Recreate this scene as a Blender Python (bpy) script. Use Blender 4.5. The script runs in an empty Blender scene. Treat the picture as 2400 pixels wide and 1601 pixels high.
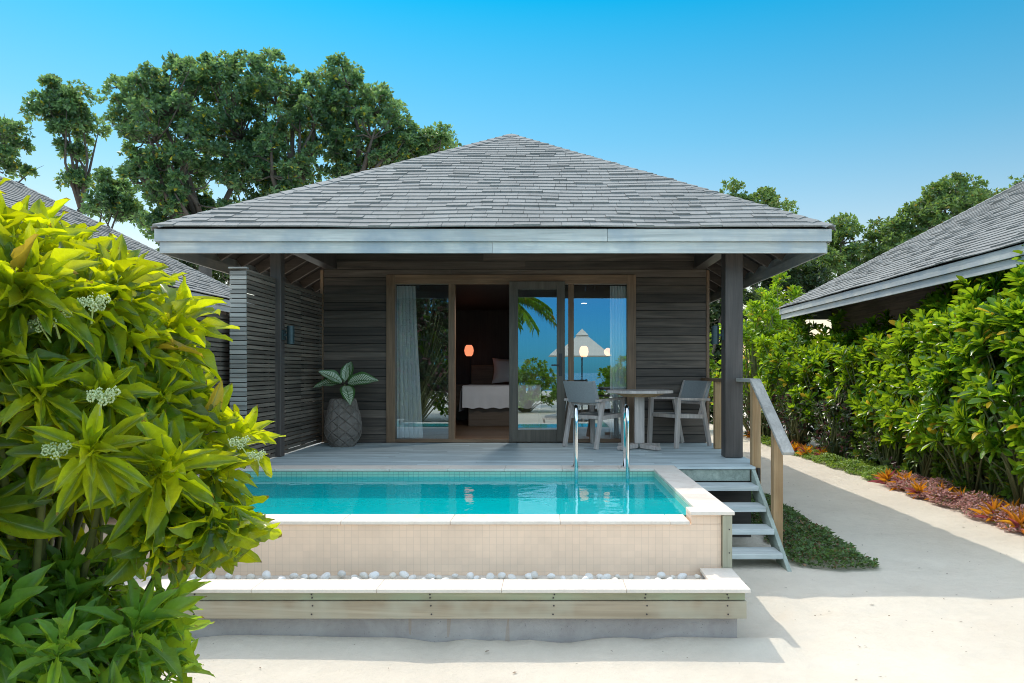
import bpy, math, random
import numpy as np
from mathutils import Vector, Matrix

scn = bpy.context.scene
COL = scn.collection
R = math.radians
F, VX, VY, CZ = 1700.0, 1290.0, 870.0, 1.87      # lens in photo pixels, vanishing point, eye height
rng = np.random.default_rng(7)
rnd = random.Random(11)

def P(x, y, D):
    return ((x - VX) * D / F, D, CZ + (VY - y) * D / F)

# ------------------------------------------------------------------ object helpers
def tag(o, label=None, cat=None, group=None, kind=None):
    if label: o['label'] = label
    if cat: o['category'] = cat
    if group: o['group'] = group
    if kind: o['kind'] = kind
    return o

def empty(name, loc=(0, 0, 0), rz=0.0, label=None, cat=None, group=None):
    o = bpy.data.objects.new(name, None)
    o.empty_display_size = 0.1
    COL.objects.link(o)
    o.location = loc
    o.rotation_euler = (0, 0, rz)
    return tag(o, label, cat, group)

def origin_of(p):
    v = Vector((0, 0, 0))
    while p is not None:
        v = v + Vector(p.location)
        p = p.parent
    return v

def link_mesh(name, me, m, parent=None, bevel=0.0, smooth=False):
    o = bpy.data.objects.new(name, me)
    COL.objects.link(o)
    if m is not None: me.materials.append(m)
    if parent is not None: o.parent = parent
    if smooth:
        me.polygons.foreach_set('use_smooth', np.ones(len(me.polygons), dtype=bool))
    if bevel > 0:
        b = o.modifiers.new('bevel', 'BEVEL')
        b.width = bevel; b.segments = 2; b.limit_method = 'ANGLE'; b.angle_limit = R(40)
    return o

def copy_tree(o, parent=None):
    c = o.copy()
    COL.objects.link(c)
    c.parent = parent
    for ch in list(o.children):
        copy_tree(ch, c)
    return c

class MB:
    """collects simple solids and links them as one mesh object"""
    def __init__(self): self.v = []; self.f = []
    def add(self, vs, fs):
        n = len(self.v)
        self.v += [tuple(p) for p in vs]
        self.f += [tuple(i + n for i in f) for f in fs]
        return self
    def hexa(self, b, t):
        # b, t: four corners bottom / top, counter-clockwise seen from above
        return self.add(list(b) + list(t), [(3, 2, 1, 0), (4, 5, 6, 7), (0, 1, 5, 4), (1, 2, 6, 5), (2, 3, 7, 6), (3, 0, 4, 7)])
    def box(self, x0, x1, y0, y1, z0, z1):
        return self.hexa([(x0, y0, z0), (x1, y0, z0), (x1, y1, z0), (x0, y1, z0)], [(x0, y0, z1), (x1, y0, z1), (x1, y1, z1), (x0, y1, z1)])
    def bar(self, a, b, w, h, up=(0, 0, 1), w2=None, h2=None):
        a, b, up = Vector(a), Vector(b), Vector(up)
        d = (b - a).normalized()
        s = d.cross(up).normalized()
        u = s.cross(d).normalized()
        w2 = w if w2 is None else w2; h2 = h if h2 is None else h2
        q = lambda c, ww, hh: [c - s * ww / 2 - u * hh / 2, c + s * ww / 2 - u * hh / 2, c + s * ww / 2 + u * hh / 2, c - s * ww / 2 + u * hh / 2]
        A, B = q(a, w, h), q(b, w2, h2)
        return self.add(A + B, [(0, 1, 2, 3), (7, 6, 5, 4), (4, 5, 1, 0), (5, 6, 2, 1), (6, 7, 3, 2), (7, 4, 0, 3)])
    def prism(self, pts, d):
        # pts: polygon, extruded along vector d
        n = len(pts); d = Vector(d)
        A = [Vector(p) for p in pts]; B = [p + d for p in A]
        return self.add(A + B, [tuple(range(n - 1, -1, -1)), tuple(range(n, 2 * n))] + [(i, (i + 1) % n, n + (i + 1) % n, n + i) for i in range(n)])
    def tube(self, pts, rad, seg=10, caps=True):
        pts = [Vector(p) for p in pts]
        rads = rad if isinstance(rad, (list, tuple)) else [rad] * len(pts)
        n0 = len(self.v); ref = None
        for i, p in enumerate(pts):
            d = (pts[min(i + 1, len(pts) - 1)] - pts[max(i - 1, 0)]).normalized()
            if ref is None: ref = Vector((0, 0, 1)) if abs(d.z) < 0.9 else Vector((1, 0, 0))
            s = d.cross(ref).normalized(); u = s.cross(d).normalized(); ref = u
            for k in range(seg):
                a = 2 * math.pi * k / seg
                self.v.append(tuple(p + (s * math.cos(a) + u * math.sin(a)) * rads[i]))
        for i in range(len(pts) - 1):
            for k in range(seg):
                a = n0 + i * seg + k; b = n0 + i * seg + (k + 1) % seg
                self.f.append((a, b, b + seg, a + seg))
        if caps:
            self.f.append(tuple(n0 + k for k in range(seg - 1, -1, -1)))
            e = n0 + (len(pts) - 1) * seg
            self.f.append(tuple(e + k for k in range(seg)))
        return self
    def lathe(self, c, prof, seg=24):
        n0 = len(self.v)
        for r, z in prof:
            for k in range(seg):
                a = 2 * math.pi * k / seg
                self.v.append((c[0] + r * math.cos(a), c[1] + r * math.sin(a), c[2] + z))
        for i in range(len(prof) - 1):
            for k in range(seg):
                a = n0 + i * seg + k; b = n0 + i * seg + (k + 1) % seg
                self.f.append((a, b, b + seg, a + seg))
        self.f.append(tuple(n0 + k for k in range(seg - 1, -1, -1)))
        e = n0 + (len(prof) - 1) * seg
        self.f.append(tuple(e + k for k in range(seg)))
        return self
    def build(self, name, m, parent=None, bevel=0.0, smooth=False):
        me = bpy.data.meshes.new(name)
        off = origin_of(parent)
        me.from_pydata([(a - off.x, b - off.y, c - off.z) for a, b, c in self.v], [], self.f)
        me.update()
        return link_mesh(name, me, m, parent, bevel, smooth)

def each(name, m, parent, boxes, bevel=0.0):
    for a in boxes: MB().box(*a).build(name, m, parent, bevel)

def npmesh(name, V, Fq, m, parent=None, uv=None, smooth=True):
    me = bpy.data.meshes.new(name)
    off = origin_of(parent)
    me.from_pydata(np.asarray(V, dtype=np.float32) - np.array(off, dtype=np.float32), [], Fq)
    if uv is not None:
        l = me.uv_layers.new(name='UVMap')
        idx = np.empty(len(me.loops), dtype=np.int32)
        me.loops.foreach_get('vertex_index', idx)
        l.data.foreach_set('uv', np.asarray(uv, dtype=np.float32)[idx].ravel())
    me.update()
    return link_mesh(name, me, m, parent, 0, smooth)

# ------------------------------------------------------------------ materials
class NT:
    def __init__(self, name):
        self.m = bpy.data.materials.new(name)
        self.m.use_nodes = True
        self.t = self.m.node_tree
        self.b = self.t.nodes['Principled BSDF']
        self.out = self.t.nodes['Material Output']
    def n(self, typ, **kw):
        x = self.t.nodes.new(typ)
        for k, v in kw.items(): setattr(x, k, v)
        return x
    def l(self, a, b): self.t.links.new(a, b)
    def ramp(self, fac, stops):
        r = self.n('ShaderNodeValToRGB')
        e = r.color_ramp.elements
        while len(e) < len(stops): e.new(0.5)
        for el, (p, c) in zip(e, stops):
            el.position = p; el.color = (*c, 1)
        self.l(fac, r.inputs[0])
        return r.outputs[0]
    def coords(self, scale=(1, 1, 1), island=0.0, space='Object'):
        tc = self.n('ShaderNodeTexCoord')
        mp = self.n('ShaderNodeMapping')
        mp.inputs['Scale'].default_value = scale
        v = tc.outputs[space]
        if island:
            g = self.n('ShaderNodeNewGeometry')
            ml = self.n('ShaderNodeMath', operation='MULTIPLY'); ml.inputs[1].default_value = island
            self.l(g.outputs['Random Per Island'], ml.inputs[0])
            ad = self.n('ShaderNodeVectorMath', operation='ADD')
            self.l(v, ad.inputs[0]); self.l(ml.outputs[0], ad.inputs[1])
            v = ad.outputs[0]
        self.l(v, mp.inputs['Vector'])
        return mp.outputs[0]
    def noise(self, vec, scale, detail=4, rough=0.55, dist=0.0):
        x = self.n('ShaderNodeTexNoise')
        x.inputs['Scale'].default_value = scale; x.inputs['Detail'].default_value = detail
        x.inputs['Roughness'].default_value = rough; x.inputs['Distortion'].default_value = dist
        if vec is not None: self.l(vec, x.inputs['Vector'])
        return x.outputs['Fac']
    def math(self, op, a, b=None, c=None):
        x = self.n('ShaderNodeMath', operation=op)
        for i, s in enumerate((a, b, c)):
            if s is None: continue
            if isinstance(s, (int, float)): x.inputs[i].default_value = s
            else: self.l(s, x.inputs[i])
        return x.outputs[0]
    def mix(self, fac, a, b, mode='MIX'):
        x = self.n('ShaderNodeMix', data_type='RGBA', blend_type=mode)
        for s, i in ((fac, 0), (a, 6), (b, 7)):
            if isinstance(s, (int, float)): x.inputs[i].default_value = s
            elif isinstance(s, tuple): x.inputs[i].default_value = (*s, 1)
            else: self.l(s, x.inputs[i])
        return x.outputs[2]
    def scale_col(self, col, fac):
        x = self.n('ShaderNodeVectorMath', operation='SCALE')
        self.l(col, x.inputs[0]); self.l(fac, x.inputs['Scale'])
        return x.outputs[0]
    def bump(self, h, strength=0.3, dist=0.01):
        x = self.n('ShaderNodeBump')
        x.inputs['Strength'].default_value = strength; x.inputs['Distance'].default_value = dist
        self.l(h, x.inputs['Height']); self.l(x.outputs[0], self.b.inputs['Normal'])
        return x.outputs[0]
    def island(self, lo, hi):
        g = self.n('ShaderNodeNewGeometry')
        return self.math('MULTIPLY_ADD', g.outputs['Random Per Island'], hi - lo, lo)
    def base(self, col, rough=0.7):
        if isinstance(col, tuple): self.b.inputs['Base Color'].default_value = (*col, 1)
        else: self.l(col, self.b.inputs['Base Color'])
        self.b.inputs['Roughness'].default_value = rough
        return self.m

def wood(name, dark, light, axis=0, rough=0.7, var=(0.75, 1.2), grain=14, stain=None, bump=0.25):
    t = NT(name)
    sc = [grain] * 3; sc[axis] = grain * 0.06
    v = t.coords(tuple(sc), island=31.0)
    g = t.noise(v, 1.0, 6, 0.6, 1.2)
    col = t.ramp(g, [(0.3, dark), (0.7, light)])
    sc2 = [60.0] * 3; sc2[axis] = 2.0
    v2 = t.coords(tuple(sc2), island=17.0)
    fine = t.noise(v2, 1.0, 2, 0.5)
    col = t.scale_col(col, t.math('MULTIPLY_ADD', fine, 0.5, 0.75))
    big = t.noise(t.coords((1, 1, 1), island=5.0), 2.2, 3, 0.6)
    if stain is not None:
        col = t.mix(t.ramp(big, [(0.45, (0, 0, 0)), (0.7, (1, 1, 1))]), col, stain)
    else:
        col = t.scale_col(col, t.math('MULTIPLY_ADD', big, 0.6, 0.7))
    col = t.scale_col(col, t.island(*var))
    t.bump(t.math('ADD', g, fine), bump, 0.004)
    return t.base(col, rough)

def plain(name, col, rough=0.6, var=0.12, scale=8, bump=0.0, metal=0.0, spec=None, bs=None):
    t = NT(name)
    n = t.noise(t.coords(), scale, 5, 0.6)
    c = t.ramp(n, [(0.3, tuple(x * (1 - var) for x in col)), (0.7, tuple(min(1, x * (1 + var)) for x in col))])
    t.b.inputs['Metallic'].default_value = metal
    if spec is not None: t.b.inputs['Specular IOR Level'].default_value = spec
    if bump: t.bump(t.noise(t.coords(), bs or scale * 6, 4, 0.6), bump, 0.005)
    return t.base(c, rough)

def leaf_mat(name, cols, trans, tfac=0.4, rough=0.45, vein=None, var=(0.7, 1.25), yellow=None, yfrac=0.0, spec=0.5, lateral=None):
    """cols: two leaf greens picked per leaf; trans: colour of the light coming through"""
    t = NT(name)
    g = t.n('ShaderNodeNewGeometry')
    isl = g.outputs['Random Per Island']
    base = t.ramp(isl, [(0.0, cols[0]), (1.0, cols[1])])
    tc = t.mix(1.0, base, (1, 1, 1), 'MULTIPLY')
    tr = t.n('ShaderNodeRGB'); tr.outputs[0].default_value = (*trans, 1)
    trc = tr.outputs[0]
    if yellow is not None:
        hsh = t.math('FRACT', t.math('MULTIPLY', isl, 97.31))
        isy = t.math('LESS_THAN', hsh, yfrac)
        base = t.mix(isy, base, yellow); trc = t.mix(isy, trc, tuple(min(1, y * 1.5) for y in yellow))
    v = t.math('FRACT', t.math('MULTIPLY', isl, 37.7))
    vv = t.math('MULTIPLY_ADD', v, var[1] - var[0], var[0])
    base = t.scale_col(base, vv); trc = t.scale_col(trc, vv)
    if vein is not None:
        uv = t.n('ShaderNodeUVMap', uv_map='UVMap')
        sp = t.n('ShaderNodeSeparateXYZ'); t.l(uv.outputs[0], sp.inputs[0])
        du = t.math('ABSOLUTE', t.math('SUBTRACT', sp.outputs[0], 0.5))
        mid = t.math('LESS_THAN', du, 0.028)
        lat = t.math('MULTIPLY', t.math('GREATER_THAN', t.math('SINE', t.math('MULTIPLY', t.math('SUBTRACT', sp.outputs[1], t.math('MULTIPLY', du, 0.55)), 62.0)), 0.93), 0.35)
        if lateral is not None:
            band = t.math('GREATER_THAN', t.math('SINE', t.math('MULTIPLY', t.math('SUBTRACT', sp.outputs[1], t.math('MULTIPLY', du, 0.5)), 85.0)), -0.35)
            inner = t.math('LESS_THAN', du, 0.36)
            base = t.mix(t.math('MULTIPLY', band, inner), base, lateral)
        mot = t.noise(t.coords(), 26.0, 4, 0.65)
        base = t.scale_col(base, t.math('MULTIPLY_ADD', mot, 0.7, 0.65)); trc = t.scale_col(trc, t.math('MULTIPLY_ADD', mot, 0.8, 0.6))
        vf = t.math('MAXIMUM', mid, lat)
        base = t.mix(vf, base, vein)
        spot = t.math('GREATER_THAN', t.noise(t.coords(), 55.0, 2, 0.5), 0.72)
        tip = t.math('MULTIPLY', t.math('GREATER_THAN', t.math('ADD', sp.outputs[1], t.math('MULTIPLY', mot, 0.3)), 1.13), t.math('GREATER_THAN', v, 0.72))
        wear = t.math('MAXIMUM', t.math('MULTIPLY', spot, 0.6), t.math('MULTIPLY', tip, 0.85))
        base = t.mix(wear, base, (0.22, 0.13, 0.04)); trc = t.mix(wear, trc, (0.30, 0.17, 0.03))
    t.base(base, rough)
    t.b.inputs['Specular IOR Level'].default_value = spec
    tl = t.n('ShaderNodeBsdfTranslucent'); t.l(trc, tl.inputs['Color'])
    mx = t.n('ShaderNodeMixShader'); mx.inputs[0].default_value = tfac
    t.l(t.b.outputs[0], mx.inputs[1]); t.l(tl.outputs[0], mx.inputs[2]); t.l(mx.outputs[0], t.out.inputs['Surface'])
    return t.m

def tile_mat(name, c1, c2, grout, size, axes, rough=0.35, mortar=0.03):
    t = NT(name)
    tc = t.n('ShaderNodeTexCoord'); sp = t.n('ShaderNodeSeparateXYZ'); t.l(tc.outputs['Object'], sp.inputs[0])
    cb = t.n('ShaderNodeCombineXYZ')
    t.l(sp.outputs[axes[0]], cb.inputs[0]); t.l(sp.outputs[axes[1]], cb.inputs[1])
    br = t.n('ShaderNodeTexBrick'); br.offset = 0.0; br.squash = 1.0
    t.l(cb.outputs[0], br.inputs['Vector'])
    br.inputs['Color1'].default_value = (*c1, 1); br.inputs['Color2'].default_value = (*c2, 1); br.inputs['Mortar'].default_value = (*grout, 1)
    br.inputs['Scale'].default_value = 1.0; br.inputs['Mortar Size'].default_value = size * mortar
    br.inputs['Brick Width'].default_value = size; br.inputs['Row Height'].default_value = size; br.inputs['Mortar Smooth'].default_value = 0.3
    n = t.noise(t.coords(), 3.0, 5, 0.6)
    col = t.scale_col(br.outputs['Color'], t.math('MULTIPLY_ADD', n, 0.35, 0.82))
    t.bump(t.math('SUBTRACT', 1.0, br.outputs['Fac']), 0.25, 0.002)
    return t.base(col, rough)

M = {}
M['shingle'] = None
def shingle_mat():
    t = NT('shingle')
    v = t.coords()
    gr = t.noise(v, 260, 2, 0.7)
    bl = t.noise(v, 1.6, 4, 0.6)
    st = t.noise(t.coords((9, 9, 1.5)), 1.0, 3, 0.6)
    c = t.ramp(gr, [(0.25, (0.135, 0.143, 0.143)), (0.75, (0.345, 0.35, 0.335))])
    c = t.scale_col(c, t.math('MULTIPLY_ADD', bl, 0.5, 0.75))
    c = t.scale_col(c, t.math('MULTIPLY_ADD', st, 0.3, 0.85))
    c = t.scale_col(c, t.island(0.88, 1.10))
    t.bump(gr, 0.5, 0.004)
    return t.base(c, 0.9)
M['shingle'] = shingle_mat()
M['fascia'] = wood('weathered_grey_board', (0.38, 0.41, 0.40), (0.62, 0.64, 0.61), 0, 0.75, (0.9, 1.1), 7, stain=(0.34, 0.40, 0.44), bump=0.2)
M['fascia_y'] = wood('weathered_grey_board_side', (0.36, 0.39, 0.39), (0.58, 0.60, 0.58), 1, 0.75, (0.9, 1.1), 7, stain=(0.34, 0.40, 0.44), bump=0.2)
M['siding'] = wood('dark_siding', (0.044, 0.033, 0.025), (0.136, 0.104, 0.080), 0, 0.6, (0.6, 1.5), 12)
M['siding_y'] = wood('dark_siding_side', (0.044, 0.033, 0.025), (0.136, 0.104, 0.080), 1, 0.6, (0.6, 1.5), 12)
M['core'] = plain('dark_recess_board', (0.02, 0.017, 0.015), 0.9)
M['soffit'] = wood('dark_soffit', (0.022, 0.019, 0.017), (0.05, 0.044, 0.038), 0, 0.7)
M['rafter'] = wood('rafter_wood', (0.06, 0.05, 0.042), (0.13, 0.108, 0.09), 0, 0.7, grain=5)
M['post'] = wood('dark_post', (0.055, 0.045, 0.039), (0.105, 0.086, 0.075), 2, 0.5, (0.9, 1.1))
M['teak'] = wood('brown_frame', (0.15, 0.085, 0.045), (0.30, 0.185, 0.105), 2, 0.5, (0.85, 1.15))
M['teak_x'] = wood('brown_frame_head', (0.15, 0.085, 0.045), (0.30, 0.185, 0.105), 0, 0.5, (0.85, 1.15))
M['door'] = wood('grey_brown_door', (0.075, 0.062, 0.048), (0.145, 0.12, 0.09), 2, 0.5, (0.95, 1.05))
M['deck'] = wood('deck_board', (0.38, 0.46, 0.48), (0.60, 0.68, 0.69), 0, 0.6, (0.85, 1.12), 10)
M['tread'] = wood('tread_board', (0.44, 0.49, 0.49), (0.66, 0.70, 0.68), 0, 0.65, (0.9, 1.1), 10)
M['stringer'] = wood('green_grey_timber', (0.24, 0.29, 0.25), (0.42, 0.48, 0.42), 1, 0.7, (0.9, 1.1), 8)
M['joist'] = wood('dark_joist', (0.03, 0.026, 0.022), (0.07, 0.06, 0.05), 0, 0.8)
M['pine'] = wood('pine_post', (0.32, 0.18, 0.075), (0.55, 0.37, 0.20), 2, 0.65, (0.85, 1.15), 10)
M['rail'] = wood('weathered_rail', (0.30, 0.28, 0.25), (0.52, 0.49, 0.44), 1, 0.7, (0.9, 1.1), 8)
M['slat'] = wood('weathered_slat', (0.085, 0.069, 0.054), (0.235, 0.19, 0.148), 1, 0.75, (0.6, 1.35), 9)
M['slat_x'] = wood('weathered_slat_end_lit', (0.20, 0.19, 0.17), (0.38, 0.365, 0.33), 0, 0.75, (0.8, 1.2), 9)  # weathered slat in a lighter tone, painting in the light the end face catches
M['furn'] = wood('weathered_teak', (0.42, 0.36, 0.33), (0.68, 0.60, 0.55), 2, 0.65, (0.9, 1.12), 10)
M['sling'] = plain('grey_mesh_sling', (0.32, 0.34, 0.35), 0.7, 0.1, 60)
M['board_a'] = wood('greenish_board', (0.24, 0.23, 0.135), (0.46, 0.45, 0.31), 0, 0.7, (0.9, 1.1), 6, stain=(0.36, 0.42, 0.28))
M['board_b'] = wood('tan_board', (0.32, 0.245, 0.16), (0.58, 0.49, 0.36), 0, 0.7, (0.9, 1.1), 4.5, stain=(0.50, 0.47, 0.36))
M['board_v'] = wood('upright_board', (0.28, 0.27, 0.19), (0.46, 0.45, 0.34), 2, 0.7, (0.9, 1.1), 7)
M['nail'] = plain('dark_nail', (0.05, 0.04, 0.04), 0.6)
M['tile'] = tile_mat('cream_wall_tile', (0.88, 0.665, 0.50), (0.83, 0.63, 0.475), (0.73, 0.55, 0.41), 0.0505, (0, 2))
M['pool'] = tile_mat('teal_pool_tile', (0.06, 0.60, 0.60), (0.07, 0.64, 0.62), (0.25, 0.68, 0.62), 0.053, (0, 2))
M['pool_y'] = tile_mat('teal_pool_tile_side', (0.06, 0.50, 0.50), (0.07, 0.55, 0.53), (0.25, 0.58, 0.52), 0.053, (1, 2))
M['pool_band'] = tile_mat('pale_band_tile', (0.30, 0.62, 0.48), (0.36, 0.66, 0.52), (0.12, 0.30, 0.26), 0.053, (0, 2))
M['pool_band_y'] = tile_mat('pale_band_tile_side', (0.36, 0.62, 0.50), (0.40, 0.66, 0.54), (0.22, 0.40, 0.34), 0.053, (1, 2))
M['pool_floor'] = tile_mat('teal_floor_tile', (0.03, 0.62, 0.66), (0.04, 0.66, 0.68), (0.10, 0.64, 0.66), 0.053, (0, 1))
def pebble_mat():
    t = NT('white_pebble'); oi = t.n('ShaderNodeObjectInfo'); n = t.noise(t.coords(), 3.0, 5, 0.6)
    c = t.ramp(oi.outputs['Random'], [(0.0, (0.80, 0.80, 0.79)), (0.55, (0.76, 0.75, 0.72)), (0.8, (0.64, 0.62, 0.58)), (1.0, (0.74, 0.70, 0.62))])
    return t.base(t.scale_col(c, t.math('MULTIPLY_ADD', n, 0.3, 0.82)), 0.55)
M['pebble'] = pebble_mat()
M['steel'] = plain('polished_steel', (0.72, 0.74, 0.75), 0.08, 0.03, 5, metal=1.0)
M['white'] = plain('white_linen', (0.78, 0.78, 0.80), 0.85, 0.03, 5)
M['canvas'] = plain('cream_canvas', (0.75, 0.72, 0.66), 0.85, 0.04, 5)
M['sconce'] = plain('dark_green_metal', (0.035, 0.060, 0.065), 0.4, 0.1, 9, metal=0.4)
M['black'] = plain('black_metal', (0.018, 0.018, 0.02), 0.4, 0.1, 9)
M['stem'] = plain('plant_stem', (0.14, 0.16, 0.06), 0.7, 0.2, 14)
M['bark'] = plain('tree_bark', (0.11, 0.09, 0.075), 0.9, 0.3, 6, bump=0.6)
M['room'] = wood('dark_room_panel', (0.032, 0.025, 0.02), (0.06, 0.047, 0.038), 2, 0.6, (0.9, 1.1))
M['floor'] = wood('room_floorboard', (0.10, 0.06, 0.035), (0.19, 0.12, 0.07), 0, 0.4)
M['bedbase'] = wood('bed_base_wood', (0.12, 0.085, 0.06), (0.19, 0.14, 0.10), 0, 0.6)

def stone_mat():
    t = NT('pale_coping_stone')
    v = t.coords(island=9.0)
    n = t.noise(v, 3.0, 6, 0.65, 0.8); f = t.noise(v, 60, 3, 0.6)
    c = t.ramp(n, [(0.25, (0.64, 0.53, 0.45)), (0.45, (0.76, 0.68, 0.59)), (0.8, (0.82, 0.76, 0.68))])
    c = t.scale_col(c, t.math('MULTIPLY_ADD', f, 0.2, 0.9))
    c = t.scale_col(c, t.island(0.94, 1.04))
    t.bump(f, 0.15, 0.002)
    return t.base(c, 0.6)
M['stone'] = stone_mat()

def concrete_mat():
    t = NT('stained_concrete')
    v = t.coords()
    n = t.noise(v, 3.5, 6, 0.65, 0.5); f = t.noise(v, 70, 4, 0.7)
    c = t.ramp(n, [(0.3, (0.30, 0.27, 0.26)), (0.7, (0.46, 0.43, 0.41))])
    sp = t.math('GREATER_THAN', f, 0.66)
    c = t.mix(t.math('MULTIPLY', sp, 0.6), c, (0.12, 0.12, 0.13))
    rust = t.noise(t.coords((3, 3, 0.3)), 1.3, 3, 0.6)
    c = t.mix(t.math('MULTIPLY', t.math('GREATER_THAN', rust, 0.66), 0.35), c, (0.36, 0.24, 0.13))
    t.bump(f, 0.5, 0.006)
    return t.base(c, 0.9)
M['concrete'] = concrete_mat()

def sand_mat():
    t = NT('pale_sand')
    v = t.coords()
    n = t.noise(v, 0.7, 5, 0.6); m = t.noise(v, 9, 5, 0.65); f = t.noise(v, 320, 3, 0.7)
    c = t.ramp(n, [(0.3, (0.64, 0.57, 0.47)), (0.7, (0.74, 0.67, 0.56))])
    c = t.scale_col(c, t.math('MULTIPLY_ADD', m, 0.16, 0.92))
    c = t.scale_col(c, t.math('MULTIPLY_ADD', f, 0.3, 0.85))
    sp = t.n('ShaderNodeTexVoronoi'); sp.inputs['Scale'].default_value = 11.0; sp.inputs['Randomness'].default_value = 1.0
    t.l(v, sp.inputs['Vector'])
    sep = t.n('ShaderNodeSeparateColor'); t.l(sp.outputs['Color'], sep.inputs[0])
    sel = t.math('MULTIPLY', t.math('LESS_THAN', sp.outputs['Distance'], 0.055), t.math('GREATER_THAN', sep.outputs[0], 0.80))
    c = t.mix(t.math('MULTIPLY', sel, 0.6), c, (0.20, 0.15, 0.11))
    h = t.math('ADD', t.math('MULTIPLY', m, 1.4), t.math('MULTIPLY', f, 0.3))
    t.bump(h, 0.7, 0.022)
    return t.base(c, 0.95)
M['sand'] = sand_mat()

def glass_mat(name, refl, tint):
    t = NT(name)
    gl = t.n('ShaderNodeBsdfGlossy'); gl.inputs['Roughness'].default_value = 0.0
    gl.inputs['Color'].default_value = (0.80, 0.95, 1.0, 1)
    tr = t.n('ShaderNodeBsdfTransparent'); tr.inputs['Color'].default_value = (*tint, 1)
    fr = t.n('ShaderNodeFresnel'); fr.inputs['IOR'].default_value = 1.5
    fac = t.math('MINIMUM', t.math('MULTIPLY_ADD', fr.outputs[0], 1.0, refl), 1.0)
    mx = t.n('ShaderNodeMixShader')
    t.l(fac, mx.inputs[0]); t.l(tr.outputs[0], mx.inputs[1]); t.l(gl.outputs[0], mx.inputs[2])
    t.l(mx.outputs[0], t.out.inputs['Surface'])
    return t.m
M['glass'] = glass_mat('window_glass', 0.30, (0.94, 0.97, 0.97))

def water_mat(name, tint, bumps, strength, murk):
    t = NT(name)
    gl = t.n('ShaderNodeBsdfGlossy'); gl.inputs['Roughness'].default_value = 0.0
    tr = t.n('ShaderNodeBsdfTransparent'); tr.inputs['Color'].default_value = (*tint, 1)
    fr = t.n('ShaderNodeFresnel'); fr.inputs['IOR'].default_value = 1.33
    n = t.noise(t.coords(), bumps, 3, 0.5)
    bp = t.n('ShaderNodeBump'); bp.inputs['Strength'].default_value = strength; bp.inputs['Distance'].default_value = 0.01
    t.l(n, bp.inputs['Height']); t.l(bp.outputs[0], gl.inputs['Normal']); t.l(bp.outputs[0], fr.inputs['Normal'])
    df = t.n('ShaderNodeBsdfDiffuse'); df.inputs['Color'].default_value = (0.0, 0.70, 0.74, 1)
    m0 = t.n('ShaderNodeMixShader'); m0.inputs[0].default_value = murk; t.l(tr.outputs[0], m0.inputs[1]); t.l(df.outputs[0], m0.inputs[2])
    mx = t.n('ShaderNodeMixShader')
    t.l(fr.outputs[0], mx.inputs[0]); t.l(m0.outputs[0], mx.inputs[1]); t.l(gl.outputs[0], mx.inputs[2])
    t.l(mx.outputs[0], t.out.inputs['Surface'])
    return t.m
M['water'] = water_mat('pool_water', (0.55, 0.92, 0.94), 4.0, 0.30, 0.55)

def emit_mat(name, col, s):
    t = NT(name)
    e = t.n('ShaderNodeEmission'); e.inputs[0].default_value = (*col, 1); e.inputs[1].default_value = s
    t.l(e.outputs[0], t.out.inputs['Surface'])
    return t.m
M['lamp'] = emit_mat('lit_lamp_shade', (1.0, 0.27, 0.13), 1.0)
M['lamp2'] = emit_mat('lit_globe_shade', (1.0, 0.52, 0.28), 1.5)
M['spot'] = emit_mat('lit_downlight', (1.0, 0.95, 0.85), 4.0)
def curtain_mat():
    t = NT('sheer_curtain')
    t.base((0.93, 0.95, 0.95), 0.9)
    tl = t.n('ShaderNodeBsdfTranslucent'); tl.inputs[0].default_value = (0.8, 0.82, 0.82, 1)
    mx = t.n('ShaderNodeMixShader'); mx.inputs[0].default_value = 0.04
    t.l(t.b.outputs[0], mx.inputs[1]); t.l(tl.outputs[0], mx.inputs[2])
    t.l(mx.outputs[0], t.out.inputs['Surface'])
    return t.m
M['curtain'] = curtain_mat()
def pattern_mat():
    t = NT('patterned_cushion')
    v = t.n('ShaderNodeTexVoronoi'); v.inputs['Scale'].default_value = 26; t.l(t.coords(), v.inputs['Vector'])
    c = t.ramp(v.outputs['Distance'], [(0.3, (0.45, 0.40, 0.33)), (0.5, (0.20, 0.16, 0.12))])
    return t.base(c, 0.9)
M['pattern'] = pattern_mat()
# ------------------------------------------------------------------ camera, sun, sky
cam_d = bpy.data.cameras.new('camera')
cam = bpy.data.objects.new('camera', cam_d); COL.objects.link(cam)
cam.location = (0, 0, CZ); cam.rotation_euler = (R(90), 0, 0)
cam_d.sensor_width = 36.0; cam_d.lens = 36.0 * F / 2400.0
cam_d.shift_x = -(VX - 1200) / 2400.0; cam_d.shift_y = (VY - 800.5) / 2400.0
cam_d.clip_start = 0.05; cam_d.clip_end = 3000
scn.camera = cam

SUN = Vector((-0.40, 0.59, 1.0)).normalized()
sd = bpy.data.lights.new('sun', 'SUN'); so = bpy.data.objects.new('sun', sd); COL.objects.link(so)
so.rotation_euler = (-SUN).to_track_quat('-Z', 'Y').to_euler(); so.location = (-8, 12, 20)
sd.energy = 2.0; sd.angle = R(0.5); sd.color = (1.0, 0.93, 0.82)
SKY_SEA = [(0.0, (0.10, 0.50, 0.95)), (0.10, (0.12, 0.55, 1.0)), (0.20, (3.4, 3.0, 2.3)), (0.66, (5.8, 4.2, 2.7))]     # over the sea, upper sky brightened as added fill for the shade
SKY_SUN = [(0.0, (1.25, 0.88, 0.62)), (0.14, (1.02, 0.86, 0.70)), (0.30, (0.42, 0.84, 0.80)), (0.46, (0.01, 0.80, 0.88)), (0.66, (5.4, 4.0, 2.6))]  # overhead stop boosted out of view as added fill light
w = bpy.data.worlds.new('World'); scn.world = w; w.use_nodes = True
wt = w.node_tree; bg = wt.nodes['Background']
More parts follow.
